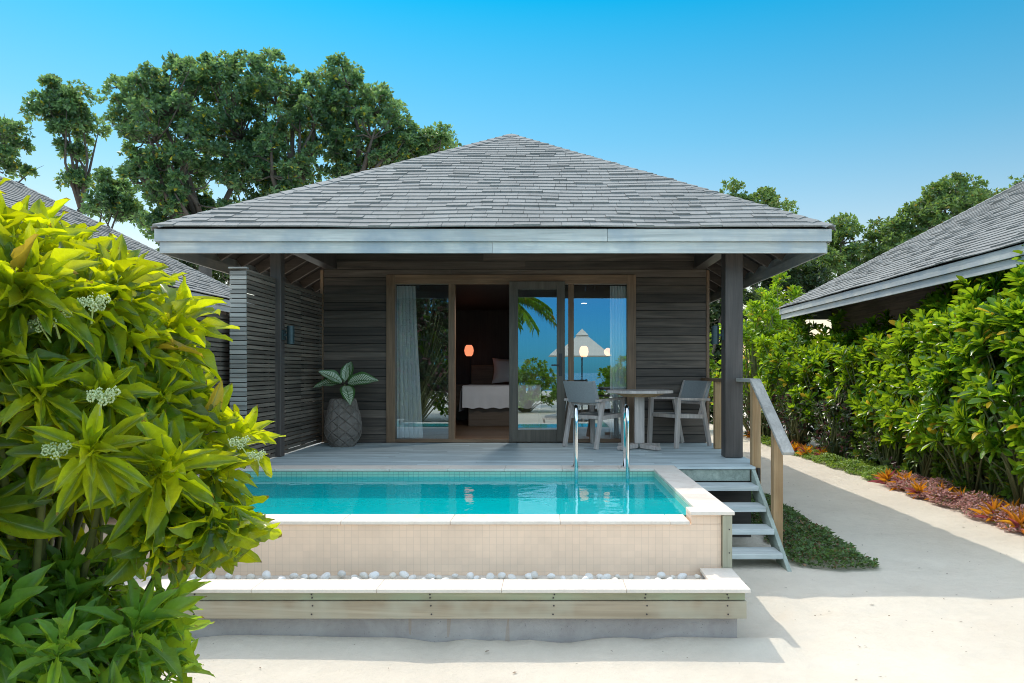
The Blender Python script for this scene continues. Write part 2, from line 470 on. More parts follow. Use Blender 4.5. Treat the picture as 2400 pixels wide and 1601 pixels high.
sky = wt.nodes.new('ShaderNodeTexSky'); sky.sky_type = 'NISHITA'; sky.sun_disc = False
sky.sun_elevation = math.asin(SUN.z); sky.sun_rotation = math.atan2(SUN.x, SUN.y)
sky.air_density = 1.0; sky.dust_density = 0.3; sky.ozone_density = 2.0
tcw = wt.nodes.new('ShaderNodeTexCoord'); spw = wt.nodes.new('ShaderNodeSeparateXYZ'); wt.links.new(tcw.outputs['Generated'], spw.inputs[0])
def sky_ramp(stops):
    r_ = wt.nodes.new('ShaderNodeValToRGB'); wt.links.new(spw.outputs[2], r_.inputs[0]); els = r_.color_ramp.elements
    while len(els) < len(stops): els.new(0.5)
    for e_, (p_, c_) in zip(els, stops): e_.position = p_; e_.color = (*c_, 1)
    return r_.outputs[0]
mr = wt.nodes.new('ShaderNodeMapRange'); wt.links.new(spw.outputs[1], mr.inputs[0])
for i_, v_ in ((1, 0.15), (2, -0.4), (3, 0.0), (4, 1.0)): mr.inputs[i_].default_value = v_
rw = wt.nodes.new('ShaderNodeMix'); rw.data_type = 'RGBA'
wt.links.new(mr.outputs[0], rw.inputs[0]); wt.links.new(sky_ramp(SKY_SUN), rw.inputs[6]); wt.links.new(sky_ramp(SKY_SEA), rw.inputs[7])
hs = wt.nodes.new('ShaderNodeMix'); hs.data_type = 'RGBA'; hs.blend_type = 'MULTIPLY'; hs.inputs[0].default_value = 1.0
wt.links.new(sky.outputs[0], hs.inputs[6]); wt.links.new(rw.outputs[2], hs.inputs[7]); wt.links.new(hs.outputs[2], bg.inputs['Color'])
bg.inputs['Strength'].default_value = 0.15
scn.view_settings.view_transform = 'Standard'; scn.view_settings.look = 'None'
scn.view_settings.exposure = 0.31; scn.view_settings.gamma = 1.0
scn.cycles.use_denoising = True; scn.cycles.filter_width = 1.0
scn.cycles.max_bounces = 10; scn.cycles.diffuse_bounces = 5; scn.cycles.transparent_max_bounces = 16
scn.cycles.sample_clamp_indirect = 6.0; scn.cycles.caustics_reflective = False; scn.cycles.caustics_refractive = False

# ------------------------------------------------------------------ ground
def axis_pts(lo, hi, step, far, n):
    core = np.arange(lo, hi + step / 2, step)
    g = np.geomspace(step, far, n)
    return np.concatenate([lo - np.cumsum(g)[::-1], core, hi + np.cumsum(g)])
gx = axis_pts(-7.0, 7.0, 0.07, 60, 26); gy = np.concatenate([[-400, -200, -100, -80, -70, -60, -56, -52, -48, -46, -43, -38, -33, -28, -23, -18, -14, -10, -7, -4, -2, -0.5, 0.6, 1.2, 1.7, 2.1, 2.35], axis_pts(2.5, 15.0, 0.07, 60, 26)[26:]])
X, Y = np.meshgrid(gx, gy)
def waves(X, Y, seed, n, fmin, fmax):
    r = np.random.default_rng(seed); Z = np.zeros_like(X)
    for _ in range(n):
        a = r.uniform(0, 2 * np.pi); f = np.exp(r.uniform(np.log(fmin), np.log(fmax)))
        Z += np.sin((X * np.cos(a) + Y * np.sin(a)) * f + r.uniform(0, 6.28)) / f ** 0.75
    return Z / n
near = np.exp(-((np.maximum(0, np.abs(X) - 8)) ** 2 + (np.maximum(0, np.abs(Y - 9) - 9)) ** 2) / 60.0)
Z = 0.05 + near * (0.085 * waves(X, Y, 3, 26, 1.5, 14) + 0.03 * waves(X, Y, 5, 18, 10, 30))
fp = np.random.default_rng(21)
for _ in range(170):                                   # old footprints
    cx, cy = fp.uniform(-2.5, 5.0), fp.uniform(3.2, 9.5)
    a = fp.uniform(0, 3.14); dx, dy = X - cx, Y - cy
    u = dx * np.cos(a) + dy * np.sin(a); v_ = -dx * np.sin(a) + dy * np.cos(a)
    Z -= 0.020 * np.exp(-(u / 0.15) ** 2 - (v_ / 0.07) ** 2)
# drift of sand against the planter, with a worn hollow
Z += 0.055 * np.exp(-np.maximum(0, (4.83 - Y)) ** 2 / 0.05) * (np.abs(Y - 4.7) < 1.0) * (X > -4) * (X < 1.6) * np.exp(-np.maximum(0, Y - 4.83) / 0.1)
Z -= 0.035 * np.exp(-((X + 0.75) / 0.16) ** 2 - ((Y - 4.8) / 0.22) ** 2)
Z -= 0.020 * np.exp(-((X - 0.05) / 0.20) ** 2 - ((Y - 4.8) / 0.22) ** 2)
Z += 0.05 * np.exp(-np.maximum(0, np.abs(X - 5.0) - 0.1) ** 2 / 0.3) * (Y > 4) * (Y < 22)
inpool = (X > -3.35) & (X < 1.20) & (Y > 5.42) & (Y < 7.80)
Z = np.where(inpool, -0.6, Z)
# beach behind the viewer drops to the sea
Z = np.where(Y < -46, Z - np.minimum(2.5, (-46 - Y) * 0.05), Z)
ny, nx = X.shape
V = np.stack([X.ravel(), Y.ravel(), Z.ravel()], 1)
ii = (np.arange(ny - 1)[:, None] * nx + np.arange(nx - 1)[None, :]).ravel()
Fq = np.stack([ii, ii + 1, ii + nx + 1, ii + nx], 1)
g = npmesh('ground', V, Fq, M['sand']); tag(g, 'pale coral sand', kind='structure')
def ground_z(x, y):
    i = int(np.clip(np.searchsorted(gy, y), 0, ny - 1)); j = int(np.clip(np.searchsorted(gx, x), 0, nx - 1))
    return float(Z[i, j])
t = NT('sea_water'); t.base((0.02, 0.16, 0.22), 0.15); t.bump(t.noise(t.coords(), 0.6, 4), 0.4, 0.3)
sea = MB().add([(-900, -900, -0.5), (900, -900, -0.5), (900, -48, -0.5), (-900, -48, -0.5)], [(0, 1, 2, 3)]).build('sea', t.m)
tag(sea, kind='structure')

# ------------------------------------------------------------------ villa
def build_villa():
    XL, XR, YF, YB = -4.31, 3.06, 7.90, 18.1
    half = (XR - XL) / 2; xc = (XL + XR) / 2; ZE = 3.425; SL = 0.595
    zr = ZE + half * SL
    ya, yb = YF + half, YB - half
    root = empty('villa', (xc, 13.0, 0))
    # roof shell
    th = 0.05
    mb = MB()
    E = [(XL, YF), (XR, YF), (XR, YB), (XL, YB)]
    lo = [(x, y, ZE - th) for x, y in E] + [(xc, ya, zr - th), (xc, yb, zr - th)]
    hi = [(x, y, ZE - 0.006) for x, y in E] + [(xc, ya, zr - 0.006), (xc, yb, zr - 0.006)]
    fs = [(0, 1, 4), (1, 2, 5, 4), (2, 3, 5), (3, 0, 4, 5)]
    mb.add(lo + hi, [tuple(reversed(f)) for f in fs] + [tuple(i + 6 for i in f) for f in fs] + [(0, 1, 7, 6), (1, 2, 8, 7), (2, 3, 9, 8), (3, 0, 6, 9)])
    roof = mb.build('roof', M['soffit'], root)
    # shingles: one mesh of overlapping tabs on all four slopes
    sh = MB(); r = random.Random(5)
    def slope(A, B, inward, uL, uR, smax):
        A, B = Vector(A), Vector(B); du = (B - A).normalized(); L = (B - A).length
        ups = Vector((inward[0], inward[1], SL)).normalized(); nrm = du.cross(ups)
        if nrm.z < 0: nrm = -nrm
        e = 0.134; n = int(smax / e)
        for i in range(-0, n + 1):
            s0 = i * e - 0.03; s1 = min(s0 + e * 1.22, smax)
            if s1 <= s0: continue
            l0, r0, l1, r1 = uL(max(s0, 0)), L - uR(max(s0, 0)), uL(s1), L - uR(s1)
            u = l0 - r.uniform(0, 0.2)
            while u < r0:
                wd = r.choice((0.14, 0.18, 0.22, 0.26, 0.30, 0.36)) * r.uniform(0.9, 1.1)
                a, b = max(u, l0), min(u + wd - 0.004, r0)
                u += wd
                if b - a < 0.02: continue
                a1, b1 = min(max(a, l1), r1), max(min(b, r1), l1)
                lift = r.uniform(0, 0.001); tk = r.choice((0.014, 0.015, 0.016, 0.017, 0.026)); drop = r.uniform(-0.003, 0.003)
                wv = lambda uu, ss: 0.006 * math.sin(uu * 1.9 + ss * 1.3) + 0.003 * math.sin(uu * 4.1 - ss * 2.7 + 1.0)
                q = lambda uu, ss, h: A + du * uu + ups * ss + nrm * (h + 0.028 + wv(uu, ss))
                d = s0 + drop
                sh.hexa([q(a, d, lift), q(b, d, lift), q(b1, s1, -0.004), q(a1, s1, -0.004)],
                        [q(a, d, lift + tk), q(b, d, lift + tk), q(b1, s1, 0.001), q(a1, s1, 0.001)])
    k = math.sqrt(1 + SL * SL)
    hip = lambda s: s / k
    smax = half * k
    slope((XL, YF, ZE), (XR, YF, ZE), (0, 1), hip, hip, smax)
    slope((XR, YF, ZE), (XR, YB, ZE), (-1, 0), hip, hip, smax)
    slope((XR, YB, ZE), (XL, YB, ZE), (0, -1), hip, hip, smax)
    slope((XL, YB, ZE), (XL, YF, ZE), (1, 0), hip, hip, smax)
    sh.build('shingles', M['shingle'], roof)
    # cap tiles along the hips and the ridge
    cp = MB()
    def caps(a, b, n1, n2):
        a, b = Vector(a), Vector(b); L = (b - a).length; d = (b - a) / L; n = int(L / 0.17)
        n1, n2 = Vector(n1).normalized(), Vector(n2).normalized(); up = (n1 + n2).normalized()
        s1 = (n1.cross(d)).normalized(); s2 = (n2.cross(d)).normalized()
        if s1.dot(n2) > 0: s1 = -s1
        if s2.dot(n1) > 0: s2 = -s2
        for i in range(n):
            p = a + d * (i * L / n) + up * 0.040; e = a + d * ((i + 1.25) * L / n) + up * 0.033
            hw = 0.135
            for s in (s1, s2):
                t0 = 0.010
                lo_ = [p, p + s * hw, e + s * hw, e]
                hi_ = [x + up * t0 for x in lo_[:2]] + [x + up * 0.004 for x in lo_[2:]]
                cp.hexa(lo_, hi_)
    nf, nr_, nb, nl = (0, -SL, 1), (SL, 0, 1), (0, SL, 1), (-SL, 0, 1)
    ap, bp_ = (xc, ya, zr), (xc, yb, zr)
    caps((XL, YF, ZE), ap, nl, nf); caps((XR, YF, ZE), ap, nr_, nf)
    caps((XL, YB, ZE), bp_, nl, nb); caps((XR, YB, ZE), bp_, nr_, nb); caps(ap, bp_, nl, nr_)
    cp.build('ridge_cap', M['shingle'], roof)
    # fascia boards, upper proud of lower
    f1 = MB(); f2 = MB()
    xs = 0.62
    f1.box(XL, xs - 0.0015, YF - 0.012, YF + 0.018, 3.283, 3.418); f1.box(xs + 0.0015, XR, YF - 0.012, YF + 0.018, 3.283, 3.418)
    xs = -0.63
    f2.box(XL + 0.045, xs - 0.001, YF + 0.022, YF + 0.052, 3.160, 3.282); f2.box(xs + 0.001, XR - 0.045, YF + 0.022, YF + 0.052, 3.160, 3.282)
    for a_ in ((XL, XR, YB - 0.018, YB + 0.012, 3.283, 3.418), (XL + 0.045, XR - 0.045, YB - 0.052, YB - 0.022, 3.160, 3.282)): MB().box(*a_).build('fascia', M['fascia'], root, bevel=0.003)
    f1.build('fascia', M['fascia'], root, bevel=0.003); f2.build('fascia', M['fascia'], root, bevel=0.003)
    for s, xe in ((1, XL), (-1, XR)):
        a, b = sorted((xe - s * 0.012, xe + s * 0.018)); MB().box(a, b, YF + 0.0195, YB - 0.0195, 3.284, 3.417).build('fascia', M['fascia_y'], root, bevel=0.003)
        a, b = sorted((xe + s * 0.022, xe + s * 0.052)); MB().box(a, b, YF + 0.054, YB - 0.054, 3.161, 3.281).build('fascia', M['fascia_y'], root, bevel=0.003)
    # walls
    wl, wr, yw, ywb = -3.24, 2.225, 10.38, 17.4
    ox0, ox1, oz1 = -2.34, 1.22, 3.246
    def lap(mb, x0, x1, z, h, y):
        mb.hexa([(x0, y - 0.020, z), (x1, y - 0.020, z), (x1, y + 0.004, z), (x0, y + 0.004, z)],
                [(x0, y - 0.010, z + h), (x1, y - 0.010, z + h), (x1, y + 0.004, z + h), (x0, y + 0.004, z + h)])
    sd_ = MB(); rr = random.Random(3); z = 0.852
    while z < 3.85:
        h = 0.118
        if z + h <= oz1 + 0.02:
            lap(sd_, wl, ox0, z, h - 0.008, yw); lap(sd_, ox1, wr, z, h - 0.008, yw)
        else:
            c1 = rr.uniform(wl + 1, wr - 1)
            lap(sd_, wl, c1 - 0.001, z, h - 0.008, yw); lap(sd_, c1 + 0.001, wr, z, h - 0.008, yw)
        z += h
    sd_.build('wall', M['siding'], root)
    each('wall_core', M['core'], root, [(wl, ox0, yw + 0.005, yw + 0.11, 0.80, 3.95), (ox1, wr, yw + 0.005, yw + 0.11, 0.80, 3.95), (ox0, ox1, yw + 0.005, yw + 0.11, oz1 + 0.002, 3.95),
        (wl, wl + 0.1, yw + 0.112, ywb, 0.80, 3.75), (wr - 0.1, wr, yw + 0.112, ywb, 0.80, 3.75), (wl, wr, ywb + 0.002, ywb + 0.1, 0.80, 3.75)])
    for xs_, sgn in ((wl, -1), (wr, 1)):
        sb = MB(); zz = 0.852
        while zz < 3.6:
            a, b = sorted((xs_ + sgn * 0.002, xs_ + sgn * 0.018)); sb.box(a, b, yw + 0.05, ywb, zz, zz + 0.114); zz += 0.118
        sb.build('side_wall', M['siding_y'], root)
    each('corner_trim', M['teak'], root, [(wr + 0.002, wr + 0.045, yw - 0.03, yw + 0.045, 0.852, 3.31), (wl - 0.045, wl - 0.002, yw - 0.03, yw + 0.045, 0.852, 3.31)], 0.003)
    fd = MB(); fd.box(wl, wr, yw + 0.2, ywb, 0.03, 0.78); fd.build('foundation', M['concrete'], root)
    # beams from wall to post and rafters
    each('beam', M['post'], root, [(2.05, 2.22, 8.62, yw - 0.03, 3.33, 3.62), (-3.22, -3.05, 8.62, yw - 0.03, 3.33, 3.62), (-3.4, 2.4, 8.50, 8.615, 3.46, 3.64)], 0.004)
    def und(x, y):   # height of the underside of the roof shell
        d = min(x - XL, XR - x, y - YF, YB - y); return ZE - th + d * SL
    def rafter(a, b):
        (xa, ya_), (xb, yb_) = a, b
        m_ = MB(); m_.bar((xa, ya_, und(xa, ya_) - 0.075), (xb, yb_, und(xb, yb_) - 0.075), 0.045, 0.13)
        m_.build('rafter', M['rafter'], root)
    y = YF + 0.75
    while y < YB - 0.5:
        din = min(y - YF, YB - y, 1.9)
        rafter((XR - 0.07, y), (XR - max(din, 0.2) + 0.02, y)); rafter((XL + 0.07, y), (XL + max(din, 0.2) - 0.02, y)); y += 0.62
    x = XL + 0.75
    while x < XR - 0.5:
        din = min(x - XL, XR - x, 2.4); rafter((x, YF + 0.07), (x, YF + din - 0.02)); x += 0.62
    for xe, sx in ((XL, 1), (XR, -1)):
        m_ = MB(); m_.bar((xe + sx * 0.08, YF + 0.08, und(xe + sx * .08, YF + .08) - 0.09), (xe + sx * 2.3, YF + 2.3, und(xe + sx * 2.3, YF + 2.3) - 0.09), 0.05, 0.15); m_.build('hip_rafter', M['rafter'], root)
    # posts
    p1 = MB(); p1.box(2.055, 2.262, 8.52, 8.73, 0.855, 3.456); p1.build('post', M['post'], root, bevel=0.006)
    p2 = MB(); p2.box(-3.318, -3.19, 8.58, 8.71, 0.855, 3.456); p2.build('post', M['post'], root, bevel=0.006)
    # window and door frame
    yf0, yf1 = yw - 0.045, yw + 0.10
    f_o = MB().box(ox0 + 0.126, ox1 - 0.126, yf0 + 0.003, yf1, 3.115, oz1 - 0.001).build('window_frame', M['teak_x'], root, bevel=0.004)
    each('jamb', M['teak'], f_o, [(ox0, ox0 + 0.125, yf0, yf1, 0.852, oz1), (ox1 - 0.125, ox1, yf0, yf1, 0.852, oz1)], 0.004)
    each('sill', M['teak_x'], f_o, [(ox0 + 0.126, ox1 - 0.126, yf0 + 0.01, yf1, 0.852, 0.90)], 0.004)
    each('mullion', M['teak'], f_o, [(-1.455, -1.365, yf0 + 0.012, yf1, 0.901, 3.114), (0.255, 0.335, yf0 + 0.035, yf1, 0.901, 3.114)], 0.003)
    for nm_, a, b in (('g', ox0 + 0.127, -1.456), ('g', 0.336, ox1 - 0.127), ('g', 0.10, 0.254)):
        gm = MB().add([(a, yw + 0.02, 0.901), (b, yw + 0.02, 0.901), (b, yw + 0.02, 3.114), (a, yw + 0.02, 3.114)], [(0, 1, 2, 3)])
        gm.build('window_pane', M['glass'], root)
    # door leaf slid open
    dx0, dx1, dy0, dy1, dz0, dz1 = -0.585, 0.205, yw - 0.095, yw - 0.05, 0.868, 3.145
    door = MB().box(dx0, dx0 + 0.125, dy0, dy1, dz0, dz1).build('door', M['door'], root, bevel=0.004)
    each('stile', M['door'], door, [(dx1 - 0.115, dx1, dy0, dy1, dz0, dz1)], 0.004)
    each('door_rail', M['door'], door, [(dx0 + 0.126, dx1 - 0.116, dy0 + 0.002, dy1, dz0, dz0 + 0.17), (dx0 + 0.126, dx1 - 0.116, dy0 + 0.002, dy1, dz1 - 0.115, dz1)], 0.003)
    dg = MB().add([(dx0 + 0.126, dy0 + 0.02, dz0 + 0.171), (dx1 - 0.116, dy0 + 0.0235, dz0 + 0.171), (dx1 - 0.116, dy0 + 0.0235, dz1 - 0.116), (dx0 + 0.126, dy0 + 0.02, dz1 - 0.116)], [(0, 1, 2, 3)]); dg.build('door_pane', M['glass'], door)
    hn = MB(); hn.box(dx1 - 0.085, dx1 - 0.04, dy0 - 0.012, dy0 - 0.001, 1.80, 2.12); hn.bar((dx1 - 0.06, dy0 - 0.04, 1.955), (dx1 - 0.19, dy0 - 0.04, 1.955), 0.018, 0.02); hn.bar((dx1 - 0.0625, dy0 - 0.045, 1.955), (dx1 - 0.0625, dy0 - 0.012, 1.955), 0.02, 0.02)
    hn.build('handle', M['black'], door)
    # room
    fl = MB(); yy = yw + 0.115
    while yy < ywb - 0.1: fl.box(wl + 0.101, wr - 0.101, yy, min(yy + 0.118, ywb - 0.01), 0.80, 0.850); yy += 0.12
    fl.build('floor', M['floor'], root)
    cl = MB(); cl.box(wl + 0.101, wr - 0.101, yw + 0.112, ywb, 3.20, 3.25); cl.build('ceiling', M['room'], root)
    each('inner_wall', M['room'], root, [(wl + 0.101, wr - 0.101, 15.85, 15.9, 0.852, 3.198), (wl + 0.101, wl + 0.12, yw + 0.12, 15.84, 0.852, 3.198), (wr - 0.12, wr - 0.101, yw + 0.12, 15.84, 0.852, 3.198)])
    return root
villa = build_villa()
tag(villa, 'dark timber pool villa with grey shingle hip roof and open sliding door', 'villa', 'thatch grey villas in a row')
for dx_, lab in ((10.06, 'neighbouring villa with grey shingle roof above the tall green hedge'), (-10.06, 'neighbouring villa with grey shingle roof half hidden behind big leafy bush and slatted fence')):
    c = copy_tree(villa); c.location = (villa.location.x + dx_, villa.location.y + 0.1, 0); c['label'] = lab
for o_ in scn.objects:
    if o_.name.startswith('villa') and o_.parent is None: o_['group'] = 'grey roofed villas in a row'

# ------------------------------------------------------------------ deck, stairs, railing
deck = empty('deck', (-0.5, 9.0, 0), 0, 'grey weathered timber terrace deck in front of the villa', 'deck')
d = MB(); y = 7.862
while y < 10.33:
    x1 = 2.31 if y > 7.95 else 2.19
    js = [-3.25, rnd.uniform(-2, -0.8), rnd.uniform(0.2, 1.4), x1]
    for a, b in zip(js[:-1], js[1:]): d.box(a + 0.001, b - 0.001, y, y + 0.094, 0.825 + rnd.uniform(-.0007, .0007), 0.850 + rnd.uniform(-.0007, .0007))
    y += 0.099
d.box(1.345, 2.19, 7.74, 7.858, 0.822, 0.8495)
d.build('deck_board', M['deck'], deck, bevel=0.003)
j = MB(); j.box(1.345, 2.14, 7.765, 7.80, 0.695, 0.815)
j.build('edge_beam', M['stringer'], deck, bevel=0.003)
j = MB(); j.box(-3.18, 2.20, 10.25, 10.33, 0.05, 0.82)
for xx in np.arange(-3.0, 2.3, 0.6): j.box(xx, xx + 0.045, 7.90, 10.24, 0.70, 0.822)
j.box(2.235, 2.265, 7.82, 10.24, 0.68, 0.822)
j.build('joist', M['joist'], deck)
MB().box(1.345, 2.20, 7.95, 7.98, 0.02, 0.69).build('shade_panel', M['joist'], deck)  # dark panel added to stand in for the shade under the deck
each('footing', M['joist'], deck, [(xx, xx + 0.1, 8.6, 8.7, -0.1, 0.70) for xx in (1.42, 2.1)])

st = empty('stairs', (1.75, 7.2, 0), 0, 'grey timber open steps beside the pool wall', 'stairs')
for k_ in range(1, 5):
    yk = 7.74 - 0.262 * k_; zk = 0.85 - 0.167 * k_
    each('tread', M['tread'], st, [(1.345, 2.148, yk, yk + 0.132, zk - 0.048, zk), (1.345, 2.148, yk + 0.136, yk + 0.275, zk - 0.048, zk)], 0.004)
s_ = MB()
a = (7.78, 0.845); b = (6.50, 0.02)
def stringer(mb, x0, x1, lo=0.0):
    pts = [(x0, 7.76, 0.83), (x0, 7.765, 0.60), (x0, 6.72, -0.06), (x0, 6.40, -0.06)]
    mb.prism(pts, (x1 - x0, 0, 0))
stringer(s_, 2.150, 2.190); s_.build('stringer', M['stringer'], st, bevel=0.004)
s_ = MB(); stringer(s_, 1.318, 1.343); s_.build('stringer', M['joist'], st)

rl = empty('handrail', (2.2, 7.2, 0), 0, 'weathered timber handrail sloping down beside the steps', 'handrail')
p = MB(); p.box(2.192, 2.285, 7.87, 7.97, 0.58, 1.745); p.build('newel_post', M['pine'], rl, bevel=0.006)
p = MB(); p.box(2.192, 2.285, 7.12, 7.22, 0.14, 1.30); p.build('newel_post', M['pine'], rl, bevel=0.006)
p = MB(); p.bar((2.232, 7.90, 1.765), (2.232, 6.80, 1.095), 0.115, 0.04); p.build('rail', M['rail'], rl, bevel=0.008)
p = MB(); p.box(2.175, 2.29, 7.905, 8.515, 1.748, 1.788); p.build('rail', M['rail'], rl, bevel=0.008)
rl2 = empty('railing', (2.2, 9.5, 0), 0, 'short brown railing between the villa wall and the thick dark post', 'railing')
p = MB(); p.box(2.155, 2.26, 9.50, 9.60, 0.852, 1.735); p.build('post', M['pine'], rl2, bevel=0.006)
p = MB(); p.box(2.14, 2.275, 8.735, 10.33, 1.736, 1.776); p.build('rail', M['teak'], rl2, bevel=0.006)

# ------------------------------------------------------------------ pool
pool = empty('swimming_pool', (-1.0, 6.5, 0), 0, 'raised plunge pool with cream tiled front wall and pale stone coping', 'pool')
ZW, ZF = 0.772, 0.24
each('front_wall', M['tile'], pool, [(-3.45, 1.249, 5.30, 5.52, -0.05, ZW - 0.022), (1.03, 1.249, 5.303, 5.515, ZW - 0.021, 0.823)])
each('side_wall', M['board_v'], pool, [(1.095, 1.312, 5.522, 7.85, -0.05, 0.823), (-3.45, -3.21, 5.522, 7.85, -0.05, 0.823), (-3.209, 1.094, 7.57, 7.855, -0.05, 0.823)])
b_ = MB(); b_.box(-3.208, 1.093, 5.523, 7.568, 0.10, ZF); b_.build('pool_floor', M['pool_floor'], pool)
each('inner_wall', M['pool'], pool, [(-3.206, 1.091, 7.553, 7.568, ZF + 0.002, 0.66), (-3.206, 1.091, 5.523, 5.535, ZF + 0.002, ZW - 0.03)])
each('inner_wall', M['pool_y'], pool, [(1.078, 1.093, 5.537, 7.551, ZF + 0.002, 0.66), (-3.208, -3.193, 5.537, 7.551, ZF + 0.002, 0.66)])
b_ = MB(); b_.box(-3.206, 1.091, 7.552, 7.568, 0.662, 0.822); b_.build('tile_band', M['pool_band'], pool)
each('tile_band', M['pool_band_y'], pool, [(1.077, 1.093, 5.537, 7.550, 0.662, 0.822), (-3.208, -3.192, 5.537, 7.550, 0.662, 0.822)])
c_ = MB(); y = 5.462
while y < 7.54:
    y2 = min(y + 0.59, 7.555)
    c_.box(1.080, 1.338, y, y2 - 0.002, 0.824, 0.850); c_.box(-3.475, -3.19, y, y2 - 0.002, 0.824, 0.850); y = y2
c_.box(1.018, 1.338, 5.262, 5.460, 0.824, 0.850); c_.box(-3.475, -3.13, 5.262, 5.460, 0.824, 0.850)
x = -3.475
while x < 1.33:
    x2 = min(x + 0.6, 1.338); c_.box(x, x2 - 0.002, 7.556, 7.858, 0.8245, 0.8505); x = x2
c_.build('coping', M['stone'], pool, bevel=0.004)
c_ = MB(); x = -3.128
while x < 1.01:
    x2 = min(x + 0.8, 1.016); c_.box(x, x2 - 0.001, 5.278, 5.545, ZW - 0.020, ZW + 0.006); x = x2
c_.build('overflow_lip', M['stone'], pool, bevel=0.006)
c_ = MB(); c_.box(1.252, 1.322, 5.27, 5.335, 0.441, 0.822); c_.build('corner_board', M['board_v'], pool, bevel=0.004)
for zz in (0.55, 0.72):
    n_ = MB(); n_.tube([(1.30, 5.2695, zz), (1.30, 5.266, zz)], 0.005, 8); n_.build('nail', M['nail'], pool)
wt_ = MB().add([(-3.192, 5.546, ZW), (1.077, 5.546, ZW), (1.077, 7.552, ZW), (-3.192, 7.552, ZW)], [(0, 1, 2, 3)]).build('water', M['water'])
tag(wt_, 'clear teal pool water', kind='structure')

# planter trough in front of the pool
pl = empty('planter', (-1.0, 5.0, 0), 0, 'low timber and stone planter trough in front of the tiled pool wall', 'planter')
c_ = MB(); x = -3.6
while x < 1.3:
    x2 = min(x + 0.82, 1.315); c_.box(x, x2 - 0.0015, 4.752, 4.985, 0.415, 0.440); x = x2
c_.box(1.085, 1.315, 4.987, 5.268, 0.415, 0.440); c_.build('coping', M['stone'], pl, bevel=0.004)
c_ = MB(); c_.box(-3.58, 1.286, 4.792, 4.822, 0.357, 0.411); c_.build('board', M['board_a'], pl, bevel=0.003)
each('board', M['board_b'], pl, [(-3.58, 1.294, 4.780, 4.815, 0.238, 0.353), (1.262, 1.292, 4.817, 5.26, 0.238, 0.353)], 0.003)
each('concrete_base', M['concrete'], pl, [(-3.56, 1.245, 4.835, 4.96, -0.1, 0.4125), (1.10, 1.244, 4.962, 5.26, -0.1, 0.4125)])
c_ = MB(); c_.box(-3.56, 1.099, 4.961, 5.298, 0.2, 0.378); c_.build('gravel_bed', M['pebble'], pl)
nail0 = MB().tube([(0, 0.0, 0), (0, -0.004, 0)], 0.0055, 8).build('nail', M['nail'], None)
nail0.parent = pl; first = True
for xx in (-2.35, -1.57, -0.79, 0.02, 0.63, 1.17):
    for zz, yy in ((0.373, 4.7915), (0.395, 4.7915), (0.268, 4.7795), (0.325, 4.7795)):
        n_ = nail0 if first else nail0.copy()
        if not first: COL.objects.link(n_)
        first = False; n_.parent = pl
        n_.location = Vector((xx + rnd.uniform(-.008, .008), yy, zz)) - Vector(pl.location)

# pebbles, each its own stone
def pebble_mesh(seed):
    r = np.random.default_rng(seed)
    import bmesh
    bm = bmesh.new(); bmesh.ops.create_icosphere(bm, subdivisions=3, radius=1.0)
    ks = [(r.normal(size=3), r.uniform(0, 6), r.uniform(0.05, 0.13)) for _ in range(5)]
    sc = np.array([r.uniform(.85, 1.25), r.uniform(.7, 1.0), r.uniform(.55, .8)])
    for v in bm.verts:
        p_ = np.array(v.co); s = 1 + sum(a * math.sin(float(p_ @ k) * 1.4 + ph) for k, ph, a in ks)
        v.co = Vector(p_ * s * sc)
    me = bpy.data.meshes.new('pebble'); bm.to_mesh(me); bm.free()
    me.polygons.foreach_set('use_smooth', np.ones(len(me.polygons), dtype=bool)); me.materials.append(M['pebble'])
    return me
pm = [pebble_mesh(i) for i in range(6)]
x = -3.3; npb = 0
while x < 1.04:
    for row in range(2):
        s = rnd.uniform(0.018, 0.031) if row == 0 else rnd.uniform(0.021, 0.038)
        o = bpy.data.objects.new('pebble', pm[rnd.randrange(6)]); COL.objects.link(o)
        o.scale = (s, s, s); o.rotation_euler = (rnd.uniform(-.4, .4), rnd.uniform(-.4, .4), rnd.uniform(0, 6.28))
        o.location = (x + rnd.uniform(-.02, .02) + row * 0.03, (5.06 if row == 0 else 5.19) + rnd.uniform(-.025, .035), 0.372 + s * 0.55 + (rnd.uniform(0.008, 0.022) if rnd.random() < .35 else 0) + 0.006)
        tag(o, 'smooth white pebble lying in the planter trough under the pool wall', 'pebble', 'white pebbles in the planter trough'); npb += 1
    x += rnd.uniform(0.065, 0.115)

# pool ladder
ld = empty('pool_ladder', (0.53, 7.6, 0.85), 0, 'polished steel pool ladder with two tall hoop rails', 'ladder')
for xx in (0.265, 0.79):
    pts = [(xx, 7.70, 0.85), (xx, 7.70, 1.36)]
    for k_ in range(1, 12):
        a = math.pi * k_ / 12; pts.append((xx, 7.56 + 0.14 * math.cos(a), 1.36 + 0.145 * math.sin(a)))
    pts += [(xx, 7.42, 1.34), (xx, 7.42, 0.9), (xx, 7.42, 0.32)]
    m_ = MB().tube(pts, 0.021, 14); m_.build('rail', M['steel'], ld, smooth=True)
    m_ = MB().tube([(xx, 7.70, 0.8515), (xx, 7.70, 0.863)], 0.045, 18); m_.build('flange', M['steel'], ld)
for zz in (0.66, 0.52, 0.38):
    m_ = MB(); m_.box(0.285, 0.77, 7.385, 7.455, zz, zz + 0.022); m_.build('rung', M['steel'], ld, bevel=0.004)

